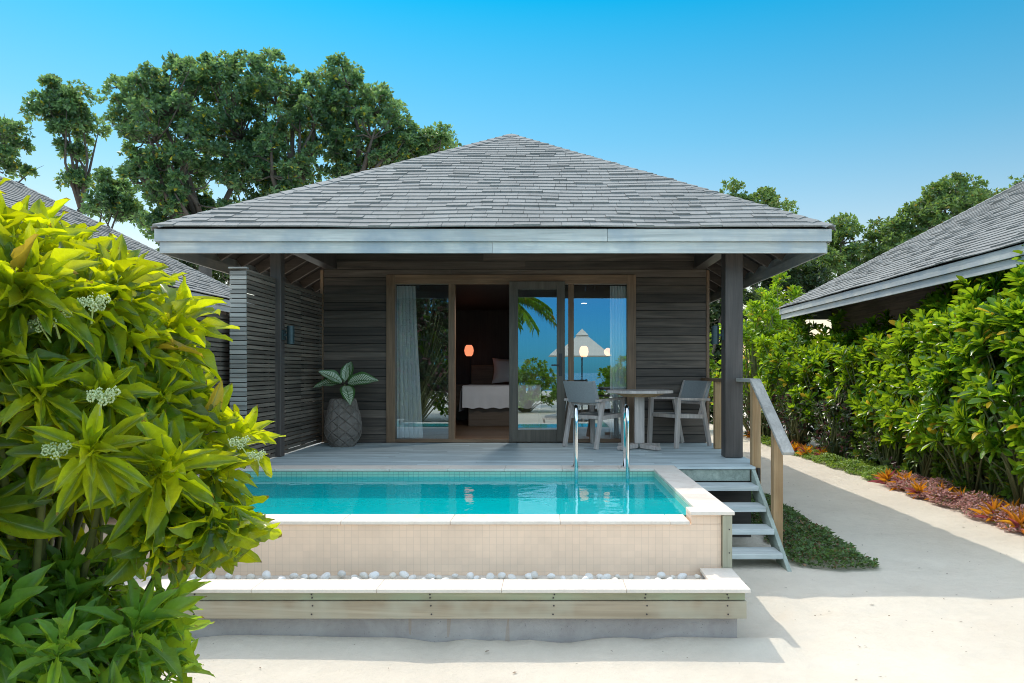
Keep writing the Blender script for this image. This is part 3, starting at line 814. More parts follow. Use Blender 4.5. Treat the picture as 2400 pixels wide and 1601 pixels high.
# ------------------------------------------------------------------ slatted screens
def slat_screen(name, X0, Y0, Y1, z0, z1, label, endface):
    root = empty(name, (X0, (Y0 + Y1) / 2, z0), 0, label, 'fence')
    m1 = MB(); z = z0 + 0.01; r = random.Random(8)
    while z < z1 - 0.035:
        js = [Y0, Y0 + (Y1 - Y0) * 0.33 + r.uniform(-.02, .02), Y0 + (Y1 - Y0) * 0.66 + r.uniform(-.02, .02), Y1]
        for a, b in zip(js[:-1], js[1:]):
            dz = r.uniform(-.0015, .0015); dx = r.uniform(-.001, .001)
            m1.box(X0 - 0.011 + dx, X0 + 0.011 + dx, a + 0.001, b - 0.001, z + dz, z + 0.0385 + dz)
        z += 0.050
    m1.build('slats', M['slat'], root, bevel=0.0015)
    m2 = MB(); n = max(2, int((Y1 - Y0) / 0.55))
    for k_ in range(n + 1):
        yy = Y0 + 0.03 + (Y1 - Y0 - 0.06) * k_ / n; each('batten', M['slat'], root, [(X0 - 0.058, X0 - 0.013, yy - 0.022, yy + 0.022, z0, z1 - 0.01)])
    m3 = MB(); m3.box(X0 - 0.06, X0 + 0.014, Y0, Y1, z1 - 0.012, z1 + 0.012); m3.build('top_rail', M['slat'], root, bevel=0.002)
    if endface:
        m4 = MB(); z = z0 - 0.6; r = random.Random(9)
        while z < z1 - 0.035:
            m4.box(X0 - 0.165, X0 + 0.012, Y0 - 0.026, Y0 - 0.004, z, z + 0.041); z += 0.050
        m4.build('end_slats', M['slat_x'], root, bevel=0.002)
        each('end_backing', M['joist'], root, [(X0 - 0.15, X0 - 0.005, Y0 - 0.003, Y0 - 0.0005, z0 - 0.6, z1 - 0.02)]); each('end_cap', M['slat_x'], root, [(X0 - 0.18, X0 + 0.02, Y0 - 0.03, Y0 + 0.02, z1 + 0.013, z1 + 0.03)], 0.002)
        m6 = MB(); z = z0 + 0.033; ks = 0
        while z < z1 - 0.045:
            ks += 1
            m6.box(X0 - 0.165, X0 - 0.143, Y0 - 0.002 + (0.62 if ks in (36, 38) else 0), Y1 + 0.7, z - 0.0015, z + 0.0455)
            z += 0.05
        m6.build('outer_slats', M['slat'], root)
    else:
        m6 = MB(); z = z0 + 0.033
        while z < z1 - 0.05: m6.box(X0 - 0.085, X0 - 0.065, Y0, Y1, z, z + 0.044); z += 0.05
        m6.build('outer_slats', M['slat'], root)
    return root
slat_screen('slat_screen', -3.265, 7.78, 10.34, 0.852, 2.955, 'tall weathered slatted privacy screen at the left end of the deck', True)
slat_screen('slat_fence', -3.53, 4.3, 8.4, 0.02, 2.47, 'lower grey slatted fence running behind the big leafy bush', False)

# wall lamps on the posts
for (x0, sgn, yy, zc, lab) in ((-3.19, 1, 8.645, 2.30, 'dark cylinder wall lamp on the slim left post'), (2.055, -1, 8.625, 2.30, 'dark cylinder wall lamp on the thick right post')):
    r_ = empty('wall_lamp', (x0, yy, zc), 0, lab, 'lamp', 'wall lamps on the posts')
    m_ = MB().tube([(x0 + sgn * 0.095, yy, zc - 0.11), (x0 + sgn * 0.095, yy, zc + 0.11)], 0.043, 20); m_.build('shade', M['sconce'], r_, bevel=0.003)
    m_ = MB(); m_.box(min(x0 + sgn * .001, x0 + sgn * .02), max(x0 + sgn * .001, x0 + sgn * .02), yy - 0.045, yy + 0.045, zc - 0.06, zc + 0.06); m_.bar((x0 + sgn * 0.015, yy, zc), (x0 + sgn * 0.06, yy, zc), 0.03, 0.03); m_.build('bracket', M['sconce'], r_)

# ------------------------------------------------------------------ table and chairs
tb = empty('patio_table', (1.166, 9.53, 0.85), 0, 'octagonal weathered teak pedestal table on the deck', 'table')
cx, cy = 1.166, 9.53
oct_ = lambda r_, z, off=R(22.5): [(cx + r_ * math.cos(off + k * math.pi / 4), cy + r_ * math.sin(off + k * math.pi / 4), z) for k in range(8)]
m_ = MB(); m_.prism(oct_(0.455, 1.585), (0, 0, 0.036)); m_.build('tabletop', M['furn'], tb, bevel=0.004)
m_ = MB(); m_.add(oct_(0.22, 1.535) + oct_(0.36, 1.584), [tuple(range(7, -1, -1)), tuple(range(8, 16))] + [(i, (i + 1) % 8, 8 + (i + 1) % 8, 8 + i) for i in range(8)]); m_.build('apron', M['pine'], tb)
m_ = MB(); m_.box(cx - 0.062, cx + 0.062, cy - 0.062, cy + 0.062, 0.925, 1.534); m_.build('pedestal', M['furn'], tb, bevel=0.004)
for k_ in range(4):
    a = R(38) + k_ * math.pi / 2; dx_, dy_ = math.cos(a), math.sin(a)
    m_ = MB(); m_.bar((cx + dx_ * 0.055, cy + dy_ * 0.055, 0.895), (cx + dx_ * 0.36, cy + dy_ * 0.36, 0.882), 0.075, 0.058, h2=0.045); m_.build('foot', M['furn'], tb, bevel=0.004)

def make_chair():
    # faces local +Y, origin at floor centre
    r_ = empty('patio_armchair', (0, 0, 0))
    W, Fy, By = 0.27, 0.25, -0.25
    for s in (-1, 1):
        m_ = MB(); m_.bar((s * W, Fy + 0.02, 0.0), (s * W, Fy - 0.015, 0.635), 0.045, 0.06, up=(0, 1, 0)); m_.build('leg', M['furn'], r_, bevel=0.004)
        m_ = MB(); m_.bar((s * W, By - 0.09, 0.0), (s * W, By + 0.06, 0.622), 0.045, 0.055, up=(0, 1, 0)); m_.build('leg', M['furn'], r_, bevel=0.004)
        m_ = MB(); m_.bar((s * W, Fy + 0.02, 0.652), (s * W, By - 0.075, 0.632), 0.058, 0.032); m_.build('armrest', M['furn'], r_, bevel=0.004)
        m_ = MB(); m_.bar((s * (W - 0.001), Fy - 0.03, 0.425), (s * (W - 0.001), By + 0.04, 0.405), 0.035, 0.055); m_.build('seat_rail', M['furn'], r_, bevel=0.003)
        m_ = MB(); m_.bar((s * (W - 0.040), By + 0.06, 0.42), (s * (W - 0.030), By - 0.115, 0.885), 0.034, 0.045, up=(0, 1, 0)); m_.build('back_post', M['furn'], r_, bevel=0.004)
    m_ = MB(); m_.box(-W + 0.024, W - 0.024, Fy - 0.045, Fy - 0.012, 0.395, 0.445); m_.build('front_rail', M['furn'], r_, bevel=0.003)
    m_ = MB(); m_.box(-W + 0.024, W - 0.024, By + 0.01, By + 0.04, 0.385, 0.43); m_.build('rear_rail', M['furn'], r_, bevel=0.003)
    n = 8; vs = []; fs = []
    for i in range(n + 1):
        yy = Fy - 0.02 + (By + 0.05 - Fy + 0.02) * i / n; zz = 0.448 - 0.02 * i / n - 0.012 * math.sin(math.pi * i / n)
        vs += [(-W + 0.02, yy, zz), (W - 0.02, yy, zz), (-W + 0.02, yy, zz - 0.006), (W - 0.02, yy, zz - 0.006)]
    for i in range(n):
        a = 4 * i; fs += [(a, a + 1, a + 5, a + 4), (a + 2, a + 6, a + 7, a + 3)]
    m_ = MB().add(vs, fs); m_.build('seat', M['sling'], r_)
    m_ = MB(); vs = []; fs = []
    z0_, z1_ = 0.60, 0.885
    for i in range(n + 1):
        u = i / n; xx = -W + 0.012 + (2 * W - 0.024) * u; bow = 0.022 * math.sin(math.pi * u)
        for z_, yb in ((z0_, By - 0.008), (z1_, By - 0.115)):
            vs += [(xx, yb - bow + 0.024, z_), (xx, yb - bow - 0.026, z_)]
    for i in range(n):
        a = 4 * i; fs += [(a, a + 4, a + 6, a + 2), (a + 1, a + 3, a + 7, a + 5), (a + 2, a + 6, a + 7, a + 3), (a, a + 1, a + 5, a + 4)]
    fs += [(0, 2, 3, 1), (4 * n, 4 * n + 1, 4 * n + 3, 4 * n + 2)]
    m_.add(vs, fs).build('backrest', M['sling'], r_, bevel=0.003)
    m_ = MB(); m_.box(-W + 0.03, W - 0.03, By - 0.0, By + 0.03, 0.568, 0.598); m_.build('back_rail', M['furn'], r_, bevel=0.003)
    return r_
ch = make_chair(); ch.location = (0.62, 9.86, 0.8515); ch.rotation_euler.z = math.atan2(-0.67, 0.74)
tag(ch, 'weathered armchair with its grey sling back turned to the pool', 'chair', 'armchairs at the deck table')
c2 = copy_tree(ch); c2.location = (1.74, 9.93, 0.8515); c2.rotation_euler.z = math.atan2(0.80, -0.52)
tag(c2, 'weathered grey sling armchair between the octagonal table and short brown railing', 'chair', 'armchairs at the deck table')

# ------------------------------------------------------------------ pot with variegated plant
pc = Vector((-2.816, 9.86, 0.851))
prof = [(0.15, 0.0), (0.195, 0.06), (0.228, 0.125), (0.246, 0.20), (0.248, 0.275), (0.238, 0.35), (0.222, 0.425), (0.203, 0.50), (0.185, 0.575), (0.168, 0.645)]
seg = 8; rr = random.Random(4); pm_ = MB(); pm_.lathe(pc, [(r_ - 0.012, z_) for r_, z_ in prof] + [(0.13, 0.64), (0.125, 0.56)], 32)
def pp_(i, a, out=0.0):
    i = max(0, min(len(prof) - 1, i)); r_, z_ = prof[i]; return Vector((pc.x + (r_ + out) * math.cos(a), pc.y + (r_ + out) * math.sin(a), pc.z + z_))
for i in range(-1, len(prof) - 1):
    for k_ in range(seg):
        a = 2 * math.pi * (k_ + 0.5 * (i % 2)) / seg; da = math.pi / seg
        q4 = [pp_(i, a), pp_(i + 1, a + da), pp_(i + 2, a), pp_(i + 1, a - da)]
        c_ = sum(q4, Vector()) / 4; o_ = Vector((math.cos(a), math.sin(a), 0)); h_ = rr.uniform(0.003, 0.011)
        inn = [c_.lerp(q, 1.0) - o_ * 0.010 for q in q4]; top4 = [c_.lerp(q, rr.uniform(0.70, 0.86)) + o_ * h_ + Vector((0, 0, rr.uniform(-.004, .004))) for q in q4]
        pm_.add(inn + top4, [(4, 5, 6, 7)] + [(m_, (m_ + 1) % 4, 4 + (m_ + 1) % 4, 4 + m_) for m_ in range(4)])
t = NT('facet_pot_clay'); n_ = t.noise(t.coords(), 18, 5, 0.65); t.bump(t.noise(t.coords(), 50, 4), 0.7, 0.01)
cc = t.ramp(n_, [(0.3, (0.055, 0.042, 0.033)), (0.7, (0.15, 0.115, 0.09))])
ed = t.n('ShaderNodeNewGeometry'); cc = t.mix(t.ramp(ed.outputs['Pointiness'], [(0.52, (0, 0, 0)), (0.6, (1, 1, 1))]), cc, (0.22, 0.19, 0.165))
M['pot'] = t.base(cc, 0.85)
pot = pm_.build('plant_pot', M['pot'], None)
tag(pot, 'large grey brown faceted pot on the deck by the dark wall', 'pot')

# ------------------------------------------------------------------ bedroom
bed = empty('bed', (-0.7, 14.4, 0.85), 0, 'bed with white duvet seen through the open door', 'bed')
m_ = MB(); m_.box(-1.52, -0.22, 13.42, 15.5, 0.851, 1.24); m_.build('bed_base', M['bedbase'], bed, bevel=0.01)
m_ = MB(); m_.box(-1.55, -0.2, 13.40, 15.5, 1.242, 1.56); m_.build('mattress', M['white'], bed, bevel=0.05)
n = 40; vs = []; fs = []
for i in range(n + 1):
    xx = -1.62 + 1.44 * i / n
    for k_, (yy, zz) in enumerate(((14.6, 1.60), (13.42, 1.605), (13.36, 1.57), (13.345, 1.4), (13.33 - 0.012 * math.sin(i * 1.3), 1.19 + 0.012 * math.sin(i * 0.9)))):
        vs.append((xx, yy, zz))
for i in range(n):
    for k_ in range(4): a = i * 5 + k_; fs.append((a, a + 1, a + 6, a + 5))
vs2 = len(vs)
for i in range(13):
    yy = 13.36 + 1.24 * i / 12
    vs += [(-1.621, yy, 1.598), (-1.655, yy, 1.5), (-1.68 - 0.02 * math.sin(i * 1.7), yy - 0.02, 1.12)]
for i in range(12):
    for k_ in range(2): a = vs2 + i * 3 + k_; fs.append((a, a + 3, a + 4, a + 1))
du = MB().add(vs, fs).build('duvet', M['white'], bed, smooth=True)
m_ = MB(); m_.box(-1.7, 0.4, 15.55, 15.66, 0.851, 2.0); m_.build('headboard', M['bedbase'], bed, bevel=0.01)
def cushion(name, c, w_, h_, d_, tilt, m, label):
    import bmesh
    bm = bmesh.new(); bmesh.ops.create_cube(bm, size=1.0); bmesh.ops.subdivide_edges(bm, edges=bm.edges, cuts=7, use_grid_fill=True)
    for v in bm.verts:
        x_, y_, z_ = v.co.x * 2, v.co.y * 2, v.co.z * 2
        th_ = (1 - x_ ** 4) * (1 - z_ ** 4)
        px_ = 1 - 0.10 * (1 - z_ * z_); pz_ = 1 - 0.12 * (1 - x_ * x_)
        v.co = Vector((x_ * w_ / 2 * (px_ if abs(x_) > .5 else 1), y_ * d_ / 2 * (0.12 + 0.88 * th_), z_ * h_ / 2 * (pz_ if abs(z_) > .5 else 1)))
    me = bpy.data.meshes.new(name); bm.to_mesh(me); bm.free()
    o = link_mesh(name, me, m, None, 0, True); o.location = c; o.rotation_euler = (R(tilt), 0, 0)
    return tag(o, label, 'cushion')
cushion('pillow', (-0.83, 15.30, 1.88), 0.80, 0.56, 0.2, -18, M['white'], 'large white pillow at the head of the bed')
cushion('cushion', (-0.55, 15.10, 1.82), 0.52, 0.42, 0.16, -22, M['pattern'], 'small brown patterned cushion in front of the white pillow')
for nx_, lab in ((-1.98, 'dark bedside table left of the bed'), (0.75, 'dark bedside table behind the sliding door pane')):
    m_ = MB(); m_.box(nx_ - 0.26, nx_ + 0.26, 15.1, 15.5, 0.851, 1.55); m_.box(nx_ - 0.28, nx_ + 0.28, 15.08, 15.52, 1.552, 1.585); tag(m_.build('bedside_table', M['bedbase'], None, bevel=0.006), lab, 'table')
def bed_lamp(x_, y_, z_, lab, m):
    r_ = empty('bedside_lamp', (x_, y_, 1.586), 0, lab, 'lamp')
    pr = [(0.055, -0.115), (0.085, -0.07), (0.097, 0.0), (0.085, 0.07), (0.055, 0.115)]
    MB().lathe((x_, y_, z_), pr, 20).build('lamp_shade', m, r_, smooth=True)
    MB().tube([(x_ + 0.03, y_, 1.587), (x_ + 0.03, y_, z_ - 0.116)], 0.008, 8).build('stem', M['black'], r_)
    MB().lathe((x_ + 0.03, y_, 1.587), [(0.07, 0), (0.07, 0.015)], 16).build('base', M['black'], r_)
bed_lamp(-1.70, 14.95 + 0.2, 2.30, 'glowing orange bedside lamp seen through the open doorway', M['lamp'])
bed_lamp(0.70, 15.15, 2.28, 'glowing bedside lamp seen through the right window pane', M['lamp2'])
r_ = empty('globe_lamp', (1.20, 15.1, 3.2), 0, 'small round glowing globe lamp near the right curtain', 'lamp')
MB().lathe((1.20, 15.1, 2.27), [(0.001, -0.085)] + [(0.085 * math.cos(R(a)), 0.085 * math.sin(R(a))) for a in range(-75, 76, 15)] + [(0.001, 0.085)], 18).build('globe', M['lamp2'], r_, smooth=True)
MB().tube([(1.20, 15.1, 2.36), (1.20, 15.1, 3.195)], 0.006, 8).build('cord', M['black'], r_)
tag(MB().tube([(0.66, 14.2, 3.192), (0.66, 14.2, 3.199)], 0.05, 16).build('downlight', M['spot'], None), 'small round lit downlight in the bedroom ceiling', 'downlight')

def curtain(x0, x1, flare, lab):
    n = 60; vs = []; fs = []
    for i in range(n + 1):
        u = i / n
        for z_, k_ in ((3.10, 0), (2.4, 0.25), (1.7, 0.6), (0.91, 1.0)):
            xx = x0 + (x1 - x0 + flare * k_) * u
            vs.append((xx, 10.475 + 0.018 * math.sin(u * 34) + 0.008 * math.sin(u * 71 + z_), z_))
    for i in range(n):
        for k_ in range(3): a = i * 4 + k_; fs.append((a, a + 1, a + 5, a + 4))
    o = MB().add(vs, fs).build('curtain', M['curtain'], None, smooth=True)
    tag(o, lab, 'curtain', 'sheer white curtains')
curtain(-2.215, -1.95, 0.11, 'sheer white curtain hanging behind the left window pane')
curtain(0.86, 1.10, -0.02, 'sheer white curtain hanging behind the right window pane')

dlt = bpy.data.lights.new('bed_fill_spot', 'SPOT'); dlo = bpy.data.objects.new('bed_fill_spot', dlt); COL.objects.link(dlo)  # added fill spot to brighten the bed, hidden behind the door rail
dlo.location = (-0.5, 11.0, 3.17); dlt.energy = 60; dlt.spot_size = R(165); dlt.spot_blend = 0.6; dlt.shadow_soft_size = 0.05; dlt.color = (1.0, 0.95, 0.9)
tag(MB().tube([(-0.5, 11.0, 3.192), (-0.5, 11.0, 3.199)], 0.05, 16).build('downlight', M['spot'], None), 'added lit disc of the bed fill light, hidden by the door rail', 'downlight')  # glowing disc added along with the fill spot, out of view

lt = np.random.default_rng(77); lv = []; lf = []
for k_ in range(420):
    x_, y_ = lt.uniform(-2.5, 4.9), 3.3 + 9 * lt.random() ** 1.6
    if (x_ < 1.4 and y_ > 4.72) or (x_ < 2.4 and y_ > 6.3): continue
    z_ = ground_z(x_, y_) + 0.006; a = lt.uniform(0, 6.28); l_ = lt.uniform(0.006, 0.02); w_ = l_ * lt.uniform(0.15, 0.5); n0 = len(lv); c_, s_ = math.cos(a), math.sin(a)
    for u, v, h in ((-l_, 0, 0), (0, w_, .003), (l_, 0, .002), (0, -w_, .003)): lv.append((x_ + u * c_ - v * s_, y_ + u * s_ + v * c_, z_ + h))
    lf.append((n0, n0 + 1, n0 + 2, n0 + 3))
tag(MB().add(lv, lf).build('leaf_litter', plain('dry_litter', (0.20, 0.14, 0.09), 0.9, 0.4, 3), None), 'tiny dry leaf scraps scattered on the sand', kind='stuff')
# ------------------------------------------------------------------ foliage tools
def unit(a):
    a = np.asarray(a, float); return a / np.maximum(np.linalg.norm(a, axis=-1, keepdims=True), 1e-9)

def leaf_tpl(nx, ny, prof, fold=0.25, droop=0.15, wave=0.0, freq=14, ph=0.0, twist=0.0):
    vs = []; uv = []; fs = []
    for i in range(ny + 1):
        t = i / ny; w_ = prof(t)
        for k in range(nx + 1):
            c = -1 + 2 * k / nx
            x = c * w_ * 0.5; z = fold * abs(c) * w_ * 0.5 - droop * t * t + wave * math.sin(freq * t + ph + (1.3 if c > 0 else 0)) * abs(c) ** 2 * min(1, 3 * w_)
            z += twist * c * t * 0.3
            vs.append((x, t * (1 - 0.35 * droop * t), z)); uv.append((0.5 + 0.5 * c, t))
    for i in range(ny):
        for k in range(nx):
            a = i * (nx + 1) + k; fs.append((a, a + 1, a + nx + 2, a + nx + 1))
    return np.array(vs), np.array(fs), np.array(uv)

lance = lambda t: max(0.02, math.sin(math.pi * min(1, t) ** 0.95) ** 0.85 * (1 - 0.25 * abs(t - 0.6))) if 0 < t < 1 else 0.03
obov = lambda t: (0.10 + 0.90 * (math.sin(min(t / 0.62, 1) * math.pi / 2) ** 1.6)) * (1.0 if t < 0.62 else max(0.02, math.cos((t - 0.62) / 0.38 * math.pi / 2) ** 0.75))
spat = lambda t: (0.12 + 0.88 * (math.sin(min(t / 0.72, 1) * math.pi / 2) ** 2.0)) * (1.0 if t < 0.72 else max(0.15, math.sqrt(max(0, 1 - ((t - 0.72) / 0.30) ** 2))))
ovate = lambda t: max(0.03, math.sin(math.pi * t ** 0.8) ** 0.9) if 0 < t < 1 else 0.03
blade = lambda t: max(0.03, (1 - t) ** 0.6) * min(1, 0.6 + t * 2)
TPL = {
    'octopus': [leaf_tpl(4, 9, obov, 0.30, d_, 0.05, 13 + 3 * k_, k_ * 1.7, tw) for k_, (d_, tw) in enumerate(((0.05, 0.1), (0.16, -0.15), (0.3, 0.2), (0.45, -0.1), (0.2, 0.25)))],
    'scaevola': [leaf_tpl(2, 5, spat, 0.25, d_) for d_ in (-0.05, 0.1, 0.25)],
    'ovate': [leaf_tpl(2, 3, ovate, 0.25, d_) for d_ in (0.05, 0.25)],
    'blade': [leaf_tpl(2, 4, blade, 0.5, d_) for d_ in (0.05, 0.2, 0.4)],
    'big': [leaf_tpl(6, 12, ovate, 0.22, d_, 0.02) for d_ in (0.15, 0.3)],
    'lo': [(np.array([(0, 0, 0), (0.5, 0.55, 0.1), (0, 1, -0.08), (-0.5, 0.55, 0.1)]), np.array([(0, 1, 2), (0, 2, 3)]), np.array([(.5, 0), (1, .5), (.5, 1), (0, .5)]))],
}
def leaves(name, m, tpl, pos, dr, nr, L, W, parent=None, seed=0, smooth=True):
    """one mesh of many leaves; pos: leaf bases, dr: directions, nr: upper side, L/W: length and width"""
    pos = np.asarray(pos, float); dr = unit(dr); nr = np.asarray(nr, float)
    nr = unit(nr - dr * np.sum(nr * dr, 1, keepdims=True)); sd = np.cross(dr, nr)
    L = np.asarray(L, float)[:, None, None]; W = np.asarray(W, float)[:, None, None]
    T = TPL[tpl]; pick = np.random.default_rng(seed).integers(0, len(T), len(pos))
    Vs = []; Fs = []; Us = []; off = 0
    for k, (tv, tf, tu) in enumerate(T):
        s = pick == k
        if not s.any(): continue
        n = int(s.sum())
        v = pos[s][:, None, :] + dr[s][:, None, :] * (tv[None, :, 1:2] * L[s]) + sd[s][:, None, :] * (tv[None, :, 0:1] * W[s]) + nr[s][:, None, :] * (tv[None, :, 2:3] * L[s])
        Vs.append(v.reshape(-1, 3)); Us.append(np.tile(tu, (n, 1)))
        Fs.append((tf[None] + (np.arange(n) * len(tv))[:, None, None] + off).reshape(-1, tf.shape[1])); off += n * len(tv)
    return npmesh(name, np.concatenate(Vs), np.concatenate(Fs), m, parent, np.concatenate(Us), smooth)

def rosettes(C, A, n, th0, th1, r, gap=0.0, jit=0.15):
    """leaf bases / directions / upper sides for rosettes at C with axes A"""
    C = np.asarray(C, float); A = unit(A); N = len(C)
    ref = np.where(np.abs(A[:, 2:3]) < 0.9, np.array([[0, 0, 1.0]]), np.array([[1.0, 0, 0]]))
    s = unit(np.cross(A, ref)); u = np.cross(s, A)
    i = np.arange(n)
    az = (i[None] * 2.39996 + r.uniform(0, 6.28, (N, 1)) + r.normal(0, jit, (N, n)))[..., None]
    th = (th0 + (th1 - th0) * (i[None] / max(n - 1, 1)) + r.normal(0, jit, (N, n)))[..., None]
    rad = s[:, None] * np.cos(az) + u[:, None] * np.sin(az)
    Ax = A[:, None]
    d_ = Ax * np.cos(th) + rad * np.sin(th); n_ = Ax * np.sin(th) - rad * np.cos(th)
    b_ = C[:, None] - Ax * (gap * (i[None] / n)[..., None]) + rad * 0.006
    size = 0.72 + 0.28 * np.minimum(1, (i + 1) / (n * 0.45))
    return b_.reshape(-1, 3), d_.reshape(-1, 3), n_.reshape(-1, 3), np.tile(size, N)

def in_poly(px, py, poly):
    ins = np.zeros(px.shape, bool); n = len(poly); j = n - 1
    for i in range(n):
        xi, yi = poly[i]; xj, yj = poly[j]
        c = ((yi > py) != (yj > py)) & (px < (xj - xi) * (py - yi) / ((yj - yi) or 1e-9) + xi)
        ins ^= c; j = i
    return ins
def edge_dist(px, py, poly):
    d = np.full(px.shape, 1e9); n = len(poly)
    for i in range(n):
        ax, ay = poly[i]; bx, by = poly[(i + 1) % n]
        l2 = (bx - ax) ** 2 + (by - ay) ** 2 or 1e-9
        t = np.clip(((px - ax) * (bx - ax) + (py - ay) * (by - ay)) / l2, 0, 1)
        d = np.minimum(d, np.hypot(px - ax - t * (bx - ax), py - ay - t * (by - ay)))
    return d
DS = 2400 / 2351.0
def volume_pts(poly, D, n, thick, r, inset=0.0, minsep=0.0):
    """points filling a solid whose outline at distance D is poly and whose depth swells to thick"""
    poly = [(x * DS, y * DS) for x, y in poly]; xs, ys = zip(*poly)
    out = []; k = D / F
    while len(out) < n:
        px = r.uniform(min(xs), max(xs), 4000); py = r.uniform(min(ys), max(ys), 4000)
        ok = in_poly(px, py, poly); px, py = px[ok], py[ok]
        e = edge_dist(px, py, poly) * k
        ok = e > inset; px, py, e = px[ok], py[ok], e[ok]
        h = thick * np.sqrt(np.clip(1 - (1 - np.minimum(e / thick, 1)) ** 2, 0, 1))
        dd = D + r.uniform(-1, 1, len(px)) * h
        pts = np.stack([(px - VX) * k, dd, CZ + (VY - py) * k], 1)     # outline kept true at distance D
        for p in pts:
            if minsep and any((p[0] - q[0]) ** 2 + (p[1] - q[1]) ** 2 + (p[2] - q[2]) ** 2 < minsep ** 2 for q in out): 
                if r.random() < 0.98: continue
            out.append(p)
            if len(out) >= n: break
    return np.array(out)

# ------------------------------------------------------------------ foreground octopus bush
M['octo'] = leaf_mat('octopus_bush_leaf', ((0.026, 0.105, 0.02), (0.055, 0.18, 0.026)), (0.84, 0.90, 0.004), 0.52, 0.28, vein=(0.20, 0.32, 0.10), var=(0.65, 1.25), yellow=(0.46, 0.33, 0.03), yfrac=0.012)
M['octo_low'] = leaf_mat('shrub_leaf', ((0.085, 0.23, 0.035), (0.14, 0.32, 0.05)), (0.50, 0.70, 0.02), 0.45, 0.42, vein=(0.20, 0.30, 0.09), var=(0.75, 1.2))
M['flower'] = plain('flower_buds', (0.46, 0.56, 0.30), 0.7, 0.1, 40)
M['fstem'] = plain('flower_stem', (0.36, 0.46, 0.16), 0.6, 0.1, 30)
def bush(name, poly, D, thick, n, Lr, seed, centre, base, m, label, cat='bush', upb=0.55, tilt=(0, 0, 0), minsep=0.12, nl=20, inset=0.12):
    r = np.random.default_rng(seed)
    C = volume_pts(poly, D, n, thick, r, inset, minsep)
    out = unit(C - np.array(centre))
    A = unit(out * 0.8 + np.array([0, 0, upb]) + np.array(tilt) + r.normal(0, 0.16, C.shape))
    root = empty(name, base, 0, label, cat)
    b_, d_, n_, s_ = rosettes(C, A, nl, 0.15, 1.6, r, 0.05)
    # older outer leaves sag under their weight
    sag = np.tile(np.linspace(0, 0.6, nl) ** 1.4, n); d2 = unit(d_ + np.array([0, 0, -1.0]) * sag[:, None])
    L = Lr * s_ * np.repeat(r.uniform(0.72, 1.12, n), nl) * r.uniform(0.75, 1.2, len(s_))
    leaves('foliage', m, 'octopus', b_, d2, n_, L, L * r.uniform(0.165, 0.25, len(L)), root, seed)
    sb = MB(); rr = random.Random(seed)
    bx = Vector(base)
    for p, a in zip(C[:: 2], A[:: 2]):
        p = Vector(p); a = Vector(a); e = p - a * 0.06
        mid = bx.lerp(p, 0.55) + Vector((rr.uniform(-.1, .1), rr.uniform(-.1, .1), -0.12))
        sb.tube([bx, bx.lerp(mid, 0.5) + Vector((0, 0, .06)), mid, e - a * 0.12, e + a * 0.05], [0.03, 0.022, 0.016, 0.011, 0.007], 6)
    sb.build('stem', M['stem'], root, smooth=True)
    return root, C, A
up_poly = [(-260, 470), (-60, 430), (0, 445), (60, 445), (150, 483), (195, 515), (245, 572), (305, 578), (345, 612), (355, 660), (395, 710), (405, 747), (390, 793), (430, 822), (465, 860), (470, 900), (510, 955), (545, 1018), (580, 1055), (605, 1120), (570, 1160), (520, 1175), (430, 1180), (345, 1150), (270, 1075), (215, 1085), (190, 1190), (110, 1250), (0, 1290), (-260, 1300)]
ob, OC, OA = bush('octopus_bush', up_poly, 2.65, 0.62, 132, 0.235, 3, (-2.3, 3.1, 1.45), (-2.35, 3.1, 0.05), M['octo'], 'large leafy bush with sunlit yellow green leaves and small white flower clusters', tilt=(0.1, -0.3, 0.1), minsep=0.15, nl=26)
lo_poly = [(-260, 1290), (0, 1250), (110, 1230), (200, 1300), (300, 1345), (370, 1400), (400, 1480), (390, 1568), (420, 1700), (-260, 1700)]
lb, _, _ = bush('low_shrub', lo_poly, 2.5, 0.35, 58, 0.215, 8, (-2.0, 2.9, 0.5), (-1.95, 2.75, 0.05), M['octo_low'], 'low dark green shrub with pointed leaves beneath the large sunlit bush', tilt=(0.25, -0.25, 0.25))
hang_poly = [(285, 1120), (560, 1130), (600, 1165), (560, 1200), (490, 1235), (420, 1250), (330, 1230), (280, 1180)]
r = np.random.default_rng(19)
C = volume_pts(hang_poly, 2.65, 20, 0.22, r, 0.02, 0.07)
A = unit(np.array([[0.35, -0.45, -0.25]]) + r.normal(0, 0.25, (20, 3)))
b_, d_, n_, s_ = rosettes(C, A, 13, 0.5, 1.5, r, 0.05)
d_ = unit(d_ + np.array([0.05, 0, -0.9]) * r.uniform(0.5, 1.2, (len(d_), 1)))
L = 0.185 * s_ * r.uniform(0.8, 1.2, len(s_))
leaves('drooping_foliage', M['octo'], 'octopus', b_, d_, n_, L, L * 0.32, ob, 5)
